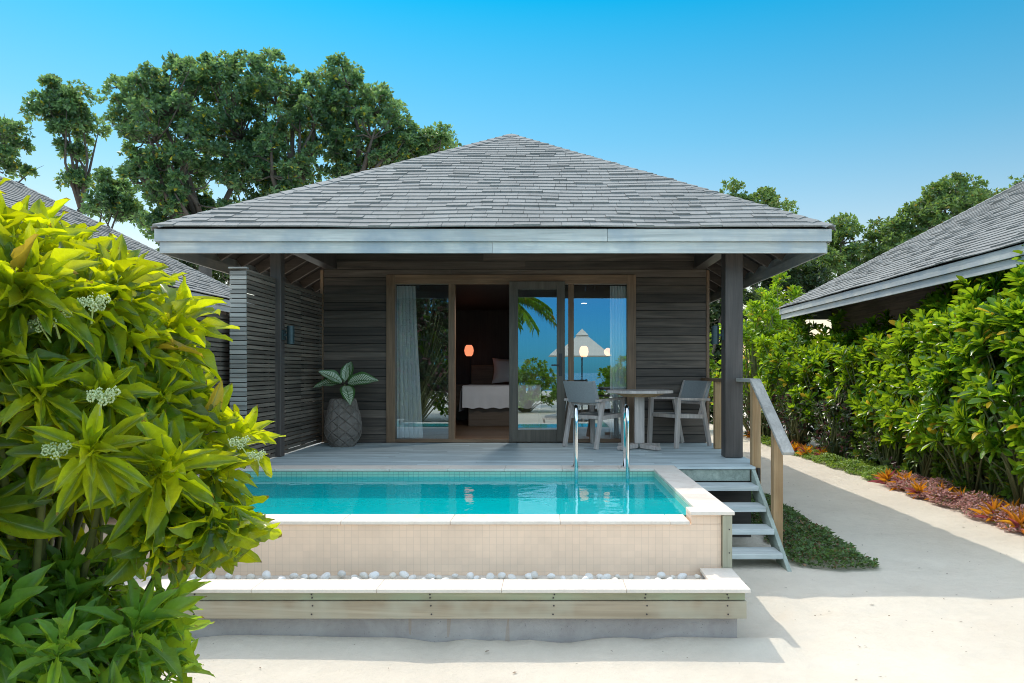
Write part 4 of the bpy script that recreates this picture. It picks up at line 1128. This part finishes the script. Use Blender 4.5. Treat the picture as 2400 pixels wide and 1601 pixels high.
# curled white flower heads, each on its own stalk
def flower(p, s, seed):
    rr = random.Random(seed); p = Vector(p); st_ = MB(); fl = MB()
    base = p - Vector((0.05 * math.sin(seed), -0.05, 0.11)) * s
    st_.tube([base, base.lerp(p, 0.6), p], [0.006 * s, 0.005 * s, 0.004 * s], 6)
    for k in range(11):
        a = k * 2.4; q = p + Vector((math.cos(a), math.sin(a) * 0.7, 0.35 * math.sin(k * 1.7))) * 0.075 * s * math.sqrt(0.15 + k / 11)
        st_.tube([p - Vector((0, 0, .02 * s)), p.lerp(q, 0.6), q], 0.0025 * s, 5)
        for i in range(15):                     # coil of buds
            b = i * 0.52 + k; rad_ = 0.026 * s * (1 - i / 19)
            c = q + Vector((math.cos(b) * rad_, rr.uniform(-.004, .004), math.sin(b) * rad_))
            e = 0.0075 * s * rr.uniform(0.8, 1.2)
            fl.add([c + Vector(v) * e for v in ((1, 0, 0), (-1, 0, 0), (0, 1, 0), (0, -1, 0), (0, 0, 1), (0, 0, -1))],
                   [(0, 2, 4), (2, 1, 4), (1, 3, 4), (3, 0, 4), (2, 0, 5), (1, 2, 5), (3, 1, 5), (0, 3, 5)])
    f_ = fl.build('flower_cluster', M['flower'], ob, smooth=True); st_.build('flower_stem', M['fstem'], f_)
for k, (x, y, D_, s) in enumerate(((122, 728, 2.25, 0.6), (214, 695, 2.28, 0.58), (235, 908, 2.13, 0.55), (128, 1032, 2.12, 0.5), (90, 745, 2.25, 0.5), (548, 1015, 2.5, 0.42), (588, 1045, 2.5, 0.36))):
    flower(P(x * DS, y * DS, D_), s, k)

# ------------------------------------------------------------------ hedge along the right
M['hedge'] = leaf_mat('hedge_leaf', ((0.036, 0.145, 0.014), (0.11, 0.275, 0.022)), (0.50, 0.74, 0.02), 0.42, 0.24, var=(0.5, 1.3), yellow=(0.50, 0.36, 0.03), yfrac=0.03, spec=0.6)
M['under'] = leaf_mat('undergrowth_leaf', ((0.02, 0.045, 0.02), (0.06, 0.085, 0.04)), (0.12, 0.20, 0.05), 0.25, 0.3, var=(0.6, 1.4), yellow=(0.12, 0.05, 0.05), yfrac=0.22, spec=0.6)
M['lime'] = leaf_mat('light_shrub_leaf', ((0.07, 0.16, 0.02), (0.12, 0.24, 0.03)), (0.35, 0.50, 0.03), 0.35, 0.35, var=(0.7, 1.3), yellow=(0.42, 0.32, 0.04), yfrac=0.05)
def ell_pts(n, rad, r, shell=0.55, lump=0.16):
    d_ = unit(r.normal(size=(n, 3))); d_[:, 2] = np.where(d_[:, 2] < -0.55, -d_[:, 2], d_[:, 2])
    l = 1 + lump * np.sin(d_[:, 0] * 5 + 1) * np.sin(d_[:, 1] * 4 + 2) + lump * np.sin(d_[:, 2] * 7 + d_[:, 0] * 3)
    q = (shell + (1 - shell) * r.random(n) ** 0.5)
    return d_ * (q * l)[:, None] * np.array(rad), d_
def shrub(name, c, rad, n, nl, L, wr, tpl, m, seed, label, group=None, cat='shrub', th=(0.15, 1.35), up=0.7, zmin=0.08):
    r = np.random.default_rng(seed); g0 = 0.05
    p, d_ = ell_pts(n, rad, r); C = p + np.array(c); 
    A = unit(d_ * 0.9 + np.array([0, 0, up]) + r.normal(0, 0.22, d_.shape))
    k_ = C[:, 2] > zmin; C, A = C[k_], A[k_]
    root = empty(name, (c[0], c[1], g0), 0, label, cat, group)
    b_, dd, nn, s_ = rosettes(C, A, nl, th[0], th[1], r, 0.05, 0.2)
    ll = L * s_ * r.uniform(0.75, 1.25, len(s_))
    leaves('foliage', m, tpl, b_, dd, nn, ll, ll * wr * r.uniform(0.85, 1.15, len(ll)), root, seed)
    sb = MB(); rr = random.Random(seed)
    for p_, a_ in list(zip(C, A))[::3]:
        p_ = Vector(p_); base = Vector((c[0] + rr.uniform(-.15, .15), c[1] + rr.uniform(-.15, .15), 0.0))
        mid = base.lerp(p_, 0.5) + Vector((0, 0, 0.15))
        sb.tube([base, mid, p_], [0.022, 0.015, 0.007], 5)
    sb.build('stem', M['stem'], root, smooth=True)
    return root
hedge = [  # x, y, half sizes, centre height
    (5.80, 7.3, 0.66, 1.08, 1.38, 1.64, 'nearest tall glossy hedge shrub at the right edge of the photo'),
    (5.84, 8.7, 0.66, 1.08, 1.38, 1.62, 'tall glossy hedge shrub just behind the nearest one at the right'),
    (5.92, 10.0, 0.68, 1.08, 1.40, 1.62, 'tall glossy hedge shrub covering the middle of the neighbouring eave'),
    (6.22, 11.4, 0.72, 1.08, 1.38, 1.56, 'tall glossy hedge shrub below the middle of the right villa fascia'),
    (6.42, 12.8, 0.74, 1.08, 1.32, 1.46, 'glossy hedge shrub with yellow leaves below the far half of the right fascia'),
    (6.40, 14.3, 0.76, 1.0, 1.26, 1.42, 'glossy hedge shrub below the far end of the right villa eave'),
    (6.22, 15.9, 0.78, 1.05, 1.28, 1.45, 'bright green hedge shrub in front of the right villa roof corner'),
    (5.95, 17.6, 0.85, 1.00, 1.50, 1.65, 'bright green hedge shrub left of the right villa roof corner'),
    (5.55, 19.5, 1.05, 1.10, 1.75, 1.85, 'bright green hedge shrub rising behind the thick dark post'),
    (6.55, 21.0, 1.00, 1.00, 1.95, 2.35, 'tall bright shrub top standing above the right villa roof corner'),
    (4.10, 22.5, 1.10, 0.90, 1.70, 1.80, 'green shrub at the far end of the sand path seen between wall and post'),
]
for k, (x, y, rx, ry, rz, zc, lab) in enumerate(hedge):
    shrub('hedge_shrub', (x, y, zc), (rx, ry, rz), 360 if y < 12 else 240, 14, 0.215 if y < 12 else 0.20, 0.33, 'scaevola', M['hedge'], 40 + k, lab, 'tall glossy hedge shrubs along the path')
for k, (x, y, rx, ry, rz, m, lab) in enumerate((
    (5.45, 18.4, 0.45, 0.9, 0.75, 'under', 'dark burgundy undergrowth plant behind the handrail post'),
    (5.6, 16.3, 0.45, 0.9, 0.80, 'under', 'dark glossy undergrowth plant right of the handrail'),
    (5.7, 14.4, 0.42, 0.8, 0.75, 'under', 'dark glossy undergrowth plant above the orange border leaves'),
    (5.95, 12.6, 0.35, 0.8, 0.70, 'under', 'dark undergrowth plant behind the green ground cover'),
    (5.9, 11.2, 0.32, 0.6, 0.65, 'lime', 'pale yellow green shrub above the purple ground cover'),
    (5.9, 9.6, 0.32, 0.7, 0.42, 'lime', 'low pale green sapling under the hedge near the purple border'),
    (5.95, 8.3, 0.32, 0.6, 0.40, 'lime', 'low pale green plant behind the nearest orange spiky plants'),
    (5.95, 7.2, 0.32, 0.6, 0.45, 'lime', 'pale green plant at the right edge behind the purple cover'),
    (5.95, 10.4, 0.30, 0.6, 0.50, 'lime', 'pale green plant between the two yellow green saplings'),
    (5.95, 13.5, 0.30, 0.7, 0.55, 'lime', 'yellow green plant behind the widest part of the green cover'))):
    shrub('undergrowth_plant', (x, y, rz * 0.95), (rx, ry, rz), 130, 9, 0.11, 0.45, 'ovate', M[m], 70 + k, lab, 'undergrowth plants below the hedge', 'plant')

# ------------------------------------------------------------------ border plants
M['cover_g'] = leaf_mat('green_cover_leaf', ((0.14, 0.27, 0.04), (0.29, 0.42, 0.09)), (0.45, 0.6, 0.06), 0.3, 0.5, var=(0.6, 1.3))
M['cover_d'] = leaf_mat('dark_cover_leaf', ((0.055, 0.12, 0.035), (0.12, 0.20, 0.06)), (0.24, 0.36, 0.06), 0.3, 0.5, var=(0.6, 1.4), yellow=(0.22, 0.13, 0.06), yfrac=0.12)
M['cover_p'] = leaf_mat('purple_cover_leaf', ((0.46, 0.20, 0.21), (0.68, 0.46, 0.42)), (0.75, 0.45, 0.36), 0.3, 0.5, var=(0.6, 1.35), yellow=(0.16, 0.18, 0.05), yfrac=0.12)
M['spiky'] = leaf_mat('orange_blade_leaf', ((0.78, 0.27, 0.02), (0.85, 0.46, 0.03)), (0.95, 0.48, 0.02), 0.4, 0.4, var=(0.75, 1.2), yellow=(0.40, 0.10, 0.12), yfrac=0.18)
def cover(name, poly, h, n, L, m, seed, lab):
    r = np.random.default_rng(seed); xs, ys = zip(*poly); px = np.empty(0); py = np.empty(0)
    while len(px) < n:
        a = r.uniform(min(xs), max(xs), n); b = r.uniform(min(ys), max(ys), n); a2 = a + 0.05 * np.sin(b * 9 + seed); k_ = in_poly(a2, b, poly)
        px = np.concatenate([px, a[k_]]); py = np.concatenate([py, b[k_]])
    px, py = px[:n], py[:n]; e = edge_dist(px, py, poly)
    hh = h * np.clip(e / 0.16, 0.15, 1) ** 0.6 * (0.7 + 0.35 * np.sin(px * 7 + seed) * np.sin(py * 6))
    gz = np.array([ground_z(a, b) for a, b in zip(px, py)])
    z = gz + hh * (0.25 + 0.75 * r.random(n) ** 0.6)
    d_ = unit(np.stack([r.normal(size=n), r.normal(size=n), r.uniform(-0.15, 0.9, n)], 1)); nn = unit(np.stack([r.normal(0, .35, n), r.normal(0, .35, n), np.ones(n)], 1))
    l = L * r.uniform(0.7, 1.3, n)
    o = leaves(name, m, 'lo', np.stack([px, py, z], 1), d_, nn, l, l * 0.62, None, seed, False)
    return tag(o, lab, kind='stuff')
cover('ground_cover', [(2.33, 10.2), (2.36, 7.2), (2.24, 6.72), (2.62, 6.55), (2.98, 6.62), (3.02, 7.1), (3.05, 8.2), (3.10, 9.4), (3.05, 10.2)], 0.19, 11000, 0.040, M['cover_d'], 1, 'dark green creeping ground cover beside the steps')
cover('ground_cover', [(5.12, 15.6), (5.10, 13.2), (5.18, 12.2), (5.15, 11.4), (5.85, 11.2), (6.05, 12.5), (5.9, 15.6)], 0.20, 13000, 0.048, M['cover_g'], 2, 'light green ground cover between path and hedge')
cover('ground_cover', [(5.15, 18.2), (5.12, 16.8), (5.55, 16.8), (5.6, 18.2)], 0.2, 1800, 0.06, M['cover_g'], 3, 'small green ground cover patch behind the handrail')
cover('ground_cover', [(5.15, 11.35), (5.06, 9.8), (5.10, 9.3), (5.85, 9.25), (5.9, 11.2)], 0.27, 11000, 0.042, M['cover_p'], 4, 'purple pink ground cover in the middle of the border')
cover('ground_cover', [(5.08, 9.25), (5.02, 8.4), (5.08, 7.9), (5.0, 7.0), (5.0, 6.0), (5.85, 6.0), (5.85, 9.2)], 0.27, 14000, 0.040, M['cover_p'], 5, 'purple pink ground cover at the near end of the border')
spots = [(x_ + 0.09, y_) for x_, y_ in [(5.25, 19.3), (5.45, 18.9), (5.22, 18.6), (5.38, 19.6), (5.2, 16.1), (5.38, 15.8), (5.15, 15.5), (5.3, 15.1), (5.12, 14.8), (5.35, 14.5), (5.45, 15.3),
         (5.14, 11.25), (5.28, 11.05), (5.20, 10.8), (5.08, 10.15), (5.16, 9.75), (5.35, 10.3), (5.08, 8.45), (5.20, 8.20), (5.05, 7.95), (5.22, 7.72), (5.10, 7.45), (5.30, 7.30), (5.14, 7.05), (5.42, 8.6), (5.48, 9.2), (5.3, 9.5), (5.6, 10.4)]]
for k, (x, y) in enumerate(spots):
    r = np.random.default_rng(300 + k); nl = 30
    gz = ground_z(x, y)
    Cc = np.array([[x, y, gz + 0.03]]); b_, dd, nn, s_ = rosettes(Cc, np.array([[r.normal(0, .1), r.normal(0, .1), 1.0]]), nl, 0.1, 1.25, r, 0.02, 0.15)
    L = 0.25 * r.uniform(0.75, 1.2, nl)
    far = 'at the far end of the path' if y > 17 else ('right of the handrail end' if y > 13 else ('between green and purple ground cover' if y > 10.5 else ('in the middle of the purple border' if y > 9.5 else 'at the near end of the purple border')))
    o = leaves('spiky_plant', M['spiky'], 'blade', b_, dd, nn, L, L * 0.13, None, 300 + k)
    tag(o, 'orange spiky leaved plant ' + far, 'plant', 'orange spiky plants ' + far)

# ------------------------------------------------------------------ trees
M['tree'] = leaf_mat('tree_leaf', ((0.044, 0.112, 0.070), (0.088, 0.178, 0.105)), (0.30, 0.50, 0.13), 0.45, 0.3, var=(0.55, 1.4), yellow=(0.36, 0.32, 0.03), yfrac=0.03)  # leaf colour lightened and blued to stand in for distance haze
M['tree_b'] = leaf_mat('tree_leaf_bright', ((0.05, 0.115, 0.045), (0.09, 0.17, 0.06)), (0.30, 0.46, 0.08), 0.38, 0.4, var=(0.6, 1.35), yellow=(0.30, 0.24, 0.03), yfrac=0.03)
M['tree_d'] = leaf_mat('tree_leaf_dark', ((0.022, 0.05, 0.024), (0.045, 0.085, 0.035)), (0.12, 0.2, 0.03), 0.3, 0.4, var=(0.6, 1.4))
def tree(poly, D, thick, nclump, rcl, nros, base, label, m, seed, group='trees behind the villas', nl=7, L=0.16, trunk_r=0.2, density=1.0, name='broadleaf_tree', limbs=9, inset=0.5):
    r = np.random.default_rng(seed); C = volume_pts(poly, D, nclump, thick, r, rcl * inset, rcl * 0.6)
    root = empty(name, (base[0], base[1], 0.0), 0, label, 'tree', group)
    dd = unit(r.normal(size=(nclump, nros, 3))); dd[..., 2] = np.where(dd[..., 2] < -0.35, -dd[..., 2], dd[..., 2])
    rr_ = rcl * r.uniform(0.5, 1.35, (nclump, 1, 1)) * (0.45 + 0.55 * r.random((nclump, nros, 1)) ** 0.6)
    RC = (C[:, None] + dd * rr_ * np.array([1.0, 1.0, 0.85])).reshape(-1, 3)
    A = unit(dd.reshape(-1, 3) * 0.8 + np.array([0, 0, 0.5]) + r.normal(0, 0.3, RC.shape))
    b_, d_, n_, s_ = rosettes(RC, A, nl, 0.35, 1.55, r, 0.06, 0.3)
    l = L * s_ * r.uniform(0.7, 1.3, len(s_))
    leaves('crown', m, 'lo', b_, d_, n_, l, l * 0.58, root, seed, False)
    # trunk forking into limbs
    tb_ = MB(); rq = random.Random(seed); bx = Vector((base[0], base[1], -0.1)); zc = float(np.percentile(C[:, 2], 12)); fork = Vector((base[0] + rq.uniform(-.4, .4), base[1], max(1.5, zc - 1.2)))
    tb_.tube([bx, bx.lerp(fork, 0.5) + Vector((rq.uniform(-.15, .15), 0, 0)), fork], [trunk_r * 1.3, trunk_r, trunk_r * 0.8], 9)
    order = list(range(nclump)); rq.shuffle(order)
    ends = []
    for i in order[:limbs]:
        p = Vector(C[i]); mid = fork.lerp(p, 0.5) + Vector((rq.uniform(-.35, .35), rq.uniform(-.3, .3), rq.uniform(-0.3, 0.25)))
        tb_.tube([fork, fork.lerp(mid, 0.5), mid, p.lerp(mid, 0.4), p], [trunk_r * 0.55, trunk_r * 0.42, trunk_r * 0.32, trunk_r * 0.2, trunk_r * 0.08], 7); ends.append((mid, p))
    for i in order[limbs:]:
        p = Vector(C[i])
        if not ends: break
        mp = min((m_.lerp(e, t_) for m_, e in ends for t_ in (0, 0.35, 0.7)), key=lambda q: (q - p).length)
        mm = mp.lerp(p, 0.5) + Vector((rq.uniform(-.2, .2), rq.uniform(-.2, .2), rq.uniform(-.2, .1)))
        tb_.tube([mp, mm, p], [trunk_r * 0.16, trunk_r * 0.1, trunk_r * 0.04], 5)
    # bare twigs
    for _ in range(nclump):
        p = Vector(C[rq.randrange(nclump)]); q = p + Vector((rq.uniform(-1, 1), rq.uniform(-1, 1), rq.uniform(-0.6, 1))) * rcl * 1.1
        tb_.tube([p, p.lerp(q, 0.5) + Vector((rq.uniform(-.1, .1), 0, rq.uniform(-.1, .1))), q], [0.014, 0.01, 0.005], 4)
    tb_.build('trunk', M['bark'], root, smooth=True)
    return root
A_poly = [(265, 225), (290, 208), (345, 195), (375, 158), (450, 138), (520, 133), (560, 155), (585, 170), (590, 260), (590, 450), (560, 500), (500, 530), (430, 560), (345, 575), (320, 450), (290, 380), (270, 330), (272, 270)]
B_poly = [(555, 150), (602, 118), (650, 122), (690, 160), (740, 172), (765, 230), (760, 330), (750, 440), (700, 480), (620, 495), (575, 480), (560, 300)]
C_poly = [(740, 170), (760, 150), (800, 150), (840, 170), (885, 192), (922, 232), (955, 280), (962, 330), (945, 385), (890, 420), (800, 450), (750, 440), (745, 300)]
D_poly = [(925, 335), (955, 320), (990, 293), (1038, 320), (1043, 345), (1000, 372), (960, 395), (925, 400)]
bx_ = lambda x, D: ((x * DS - VX) * D / F, D)
tree(A_poly, 24.0, 1.9, 235, 0.38, 22, bx_(470, 24), 'big dense broadleaf tree left of the roof peak, its left half', M['tree'], 101, trunk_r=0.24, limbs=14)
tree(B_poly, 24.5, 1.7, 125, 0.38, 22, bx_(680, 24.5), 'tallest broadleaf tree top behind the left roof slope', M['tree'], 102, trunk_r=0.22, limbs=10)
tree(C_poly, 25.5, 1.7, 130, 0.38, 22, bx_(800, 25.5), 'dark rounded tree crown nearest the roof peak', M['tree'], 103, trunk_r=0.22, limbs=10)
tree(D_poly, 26.0, 0.9, 15, 0.5, 40, bx_(985, 26), 'small low tree crown touching the left hip of the roof', M['tree'], 104, trunk_r=0.12, limbs=4)
tree([(92, 190), (140, 180), (178, 222), (225, 218), (230, 290), (205, 320), (195, 360), (212, 400), (212, 450), (185, 470), (150, 440), (125, 420), (150, 375), (140, 340), (112, 300), (76, 280), (95, 240)], 26.0, 0.8, 38, 0.42, 36, bx_(165, 26), 'slim irregular tree standing alone against the sky at left', M['tree'], 105, trunk_r=0.13, limbs=7)
tree([(-80, 290), (0, 268), (50, 264), (72, 310), (92, 345), (60, 378), (92, 400), (70, 418), (0, 425), (-80, 440)], 25.0, 0.9, 22, 0.42, 36, bx_(-10, 25), 'tree crown cut by the left edge of the photo', M['tree'], 106, trunk_r=0.13, limbs=5)
tree([(235, 395), (280, 380), (285, 430), (312, 480), (335, 525), (250, 510), (210, 492), (228, 440)], 25.0, 0.7, 18, 0.4, 36, bx_(265, 25), 'small low tree between the left villa roof and the big tree', M['tree'], 107, trunk_r=0.1, limbs=4)
tree([(1640, 440), (1690, 424), (1720, 440), (1760, 430), (1802, 460), (1828, 492), (1850, 540), (1700, 540), (1620, 500)], 30.0, 1.3, 26, 0.55, 40, bx_(1745, 30), 'round tree top peeking over the right hip of the main roof', M['tree_b'], 108, trunk_r=0.15, limbs=5)
tree([(1835, 560), (1880, 520), (1930, 495), (1985, 500), (2000, 535), (2040, 540), (2060, 600), (2000, 660), (1930, 700), (1860, 720), (1800, 690)], 27.0, 1.5, 42, 0.55, 40, bx_(1930, 27), 'hazy green tree between the main roof corner and the right villa', M['tree_b'], 109, trunk_r=0.16, limbs=7)
tree([(1990, 530), (2060, 490), (2105, 450), (2135, 422), (2200, 414), (2260, 432), (2300, 470), (2240, 520), (2150, 580), (2040, 620)], 26.0, 1.4, 46, 0.52, 42, bx_(2160, 26), 'bright green tree rising over the right villa roof slope', M['tree_b'], 110, trunk_r=0.16, limbs=7)
tree([(2230, 445), (2290, 428), (2400, 415), (2480, 420), (2480, 520), (2300, 520)], 28.0, 1.2, 24, 0.52, 40, bx_(2370, 28), 'tree crown at the upper right edge above the right villa roof', M['tree_b'], 111, trunk_r=0.15, limbs=5)
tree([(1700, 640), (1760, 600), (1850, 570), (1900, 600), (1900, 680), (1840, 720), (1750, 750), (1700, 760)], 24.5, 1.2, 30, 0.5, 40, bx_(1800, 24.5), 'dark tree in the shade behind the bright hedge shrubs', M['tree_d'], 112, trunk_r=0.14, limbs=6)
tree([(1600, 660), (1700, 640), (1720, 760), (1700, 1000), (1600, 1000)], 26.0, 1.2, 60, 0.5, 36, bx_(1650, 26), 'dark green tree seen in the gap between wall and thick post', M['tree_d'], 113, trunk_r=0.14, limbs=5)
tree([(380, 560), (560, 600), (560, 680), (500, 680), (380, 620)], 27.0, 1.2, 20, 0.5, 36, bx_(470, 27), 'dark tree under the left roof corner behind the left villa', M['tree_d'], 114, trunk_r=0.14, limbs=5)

# ------------------------------------------------------------------ variegated pot plant
M['varieg'] = leaf_mat('variegated_leaf', ((0.05, 0.13, 0.03), (0.06, 0.15, 0.035)), (0.15, 0.3, 0.06), 0.2, 0.4, vein=(0.05, 0.13, 0.035), lateral=(0.66, 0.74, 0.56), var=(0.9, 1.1))
ppr = empty('variegated_plant', (pc.x + 0.02, pc.y - 0.02, pc.z + 0.58), 0, 'broad leaved green plant with pale variegated markings growing in the faceted pot', 'plant')
top = Vector((pc.x + 0.03, pc.y - 0.03, 1.69))
MB().tube([(pc.x, pc.y, 1.43), (pc.x + 0.015, pc.y - 0.02, 1.58), top], [0.02, 0.017, 0.012], 8).build('stem', M['stem'], ppr, smooth=True)
dirs = [(-0.95, -0.25, 0.12), (-0.70, -0.45, 0.50), (0.10, 0.25, 0.95), (0.92, -0.30, 0.28), (0.38, -0.75, -0.42), (-0.30, 0.6, 0.5), (0.65, 0.5, 0.3), (0.12, -0.2, 1.0)]
nrm_ = [(-0.1, -0.6, 0.8), (0.2, -0.75, 0.65), (0, -0.9, 0.2), (-0.15, -0.75, 0.65), (0.2, -0.65, 0.75), (0, -.5, .8), (0, -.5, .8), (0.1, -0.9, 0.2)]
lens_ = [0.40, 0.36, 0.34, 0.46, 0.38, 0.34, 0.34, 0.26]
bp_ = np.array([list(top + Vector(d_) * 0.05) for d_ in dirs])
for k in range(8):
    lf = leaves('leaf', M['varieg'], 'big', bp_[k:k + 1], np.array(dirs[k:k + 1]), np.array(nrm_[k:k + 1]), [lens_[k]], [lens_[k] * 0.52], ppr, k)
    
# ------------------------------------------------------------------ beach behind the viewer, mirrored in the glass
pr = empty('parasol', (1.15, -5.6, 0.05), 0, 'cream beach parasol mirrored in the right window pane', 'parasol')
m_ = MB(); ap_ = (1.15, -5.6, 3.32); sq = [(1.15 + 1.42 * math.cos(R(45 + 90 * k)), -5.6 + 1.42 * math.sin(R(45 + 90 * k)), 2.42) for k in range(4)]
for k in range(4): m_.prism([ap_, sq[k], sq[(k + 1) % 4]], (0, 0, -0.012))
cn = m_.build('canopy', M['canvas'], pr)
m_ = MB(); s2 = [(1.15 + 0.33 * math.cos(R(45 + 90 * k)), -5.6 + 0.33 * math.sin(R(45 + 90 * k)), 3.17) for k in range(4)]
for k in range(4): m_.prism([(1.15, -5.6, 3.42), s2[k], s2[(k + 1) % 4]], (0, 0, -0.01))
m_.build('vent', M['canvas'], cn)
MB().tube([(1.15, -5.6, 0.0), (1.15, -5.6, 3.36)], 0.025, 10).build('pole', M['black'], pr)
m_ = MB(); m_.lathe((1.15, -5.6, 0.04), [(0.3, 0), (0.3, 0.06), (0.05, 0.09)], 20).build('base', M['black'], pr)
def lounger(x, y, rz, lab):
    r_ = empty('sun_lounger', (0, 0, 0), 0)
    m_ = MB(); m_.box(-0.34, -0.29, -0.95, 0.95, 0.26, 0.32); m_.box(0.29, 0.34, -0.95, 0.95, 0.26, 0.32); m_.box(-0.29, 0.29, 0.90, 0.949, 0.26, 0.32); m_.box(-0.29, 0.29, -0.949, -0.90, 0.26, 0.32); m_.build('frame', M['furn'], r_)
    for sx in (-1, 1):
        for sy in (-1, 1): MB().box(sx * 0.315 - 0.025, sx * 0.315 + 0.025, sy * 0.85 - 0.03, sy * 0.85 + 0.03, 0.0, 0.259).build('leg', M['furn'], r_)
    MB().box(-0.285, 0.285, -0.9, 0.25, 0.321, 0.38).build('seat', M['sling'], r_)
    m_ = MB(); m_.bar((0, 0.26, 0.36), (0, 0.80, 0.82), 0.57, 0.05); m_.build('backrest', M['sling'], r_)
    r_.location = (x, y, 0.05); r_.rotation_euler.z = rz
    return tag(r_, lab, 'lounger', 'sun loungers on the beach')
lounger(0.55, -3.6, R(200), 'sun lounger on the sand mirrored in the open door pane')
lounger(1.9, -3.7, R(170), 'sun lounger on the sand mirrored behind the left armchair')
for k, (x, y, rx, ry, rz, lab) in enumerate(((-4.4, -2.4, 1.7, 1.0, 2.7, 'dense green shrub mirrored in the left window pane'), (-3.2, -5.4, 1.0, 1.0, 1.4, 'green beach shrub mirrored beside the doorway'), (3.0, -8.5, 1.0, 0.9, 1.25, 'round green beach shrub mirrored in the right window pane'), (-6.2, -4.5, 1.7, 1.3, 2.9, 'tall green shrub at the left mirrored in the glass'), (-5.6, -7.0, 2.3, 1.2, 3.3, 'tall dark shrub behind the others in the left window reflection'), (-0.8, -11.5, 1.7, 1.0, 1.15, 'spreading green beach shrub mirrored in the door pane'))):
    shrub('beach_shrub', (x, y, rz * 0.85), (rx, ry, rz), 600 if rz > 2 else 260, 12, 0.2, 0.4, 'scaevola', M['under'] if rz > 2 else M['hedge'], 90 + k, lab, 'shrubs on the beach')
def palm(x, y, h, lab, seed):
    r_ = empty('palm_tree', (x, y, 0), 0, lab, 'tree', 'palm trees on the beach'); rq = random.Random(seed); r2 = np.random.default_rng(seed)
    MB().tube([(x, y, -0.1), (x + 0.15, y, h * 0.5), (x + 0.4, y, h)], [0.17, 0.12, 0.10], 10).build('trunk', M['bark'], r_, smooth=True)
    topp = Vector((x + 0.4, y, h)); pb = []; pd = []; pn = []; rb = MB()
    for k in range(16):
        a = k * 2.4; el = rq.uniform(0.1, 1.0); dv = Vector((math.cos(a), math.sin(a), 0)); pts = []
        for i in range(13):
            t_ = i / 12; pts.append(topp + dv * (2.6 * t_) * math.cos(el * 0.5) + Vector((0, 0, 1.6 * t_ * math.sin(el) - 1.7 * t_ * t_)))
        rb.tube(pts, [0.02 * (1 - i / 15) for i in range(13)], 5)
        for i in range(1, 37):
            t_ = i / 36 * 11.99; p_ = pts[int(t_)].lerp(pts[int(t_) + 1], t_ % 1); tg = (pts[int(t_) + 1] - pts[int(t_)]).normalized(); sd_ = tg.cross(Vector((0, 0, 1))).normalized()
            for s in (-1, 1): pb.append(p_); pd.append(sd_ * s * 0.8 + tg * 0.55 + Vector((0, 0, -0.35))); pn.append(Vector((0, 0, 1)))
    rb.build('frond_rib', M['stem'], r_)
    leaves('fronds', M['hedge'], 'blade', np.array(pb), np.array(pd), np.array(pn), np.full(len(pb), 0.5), np.full(len(pb), 0.022), r_, seed)
palm(-5.4, -4.4, 3.6, 'palm tree mirrored in the left window pane', 1)
palm(-2.4, -14.0, 5.2, 'palm tree with feathery fronds mirrored in the open door pane', 2)
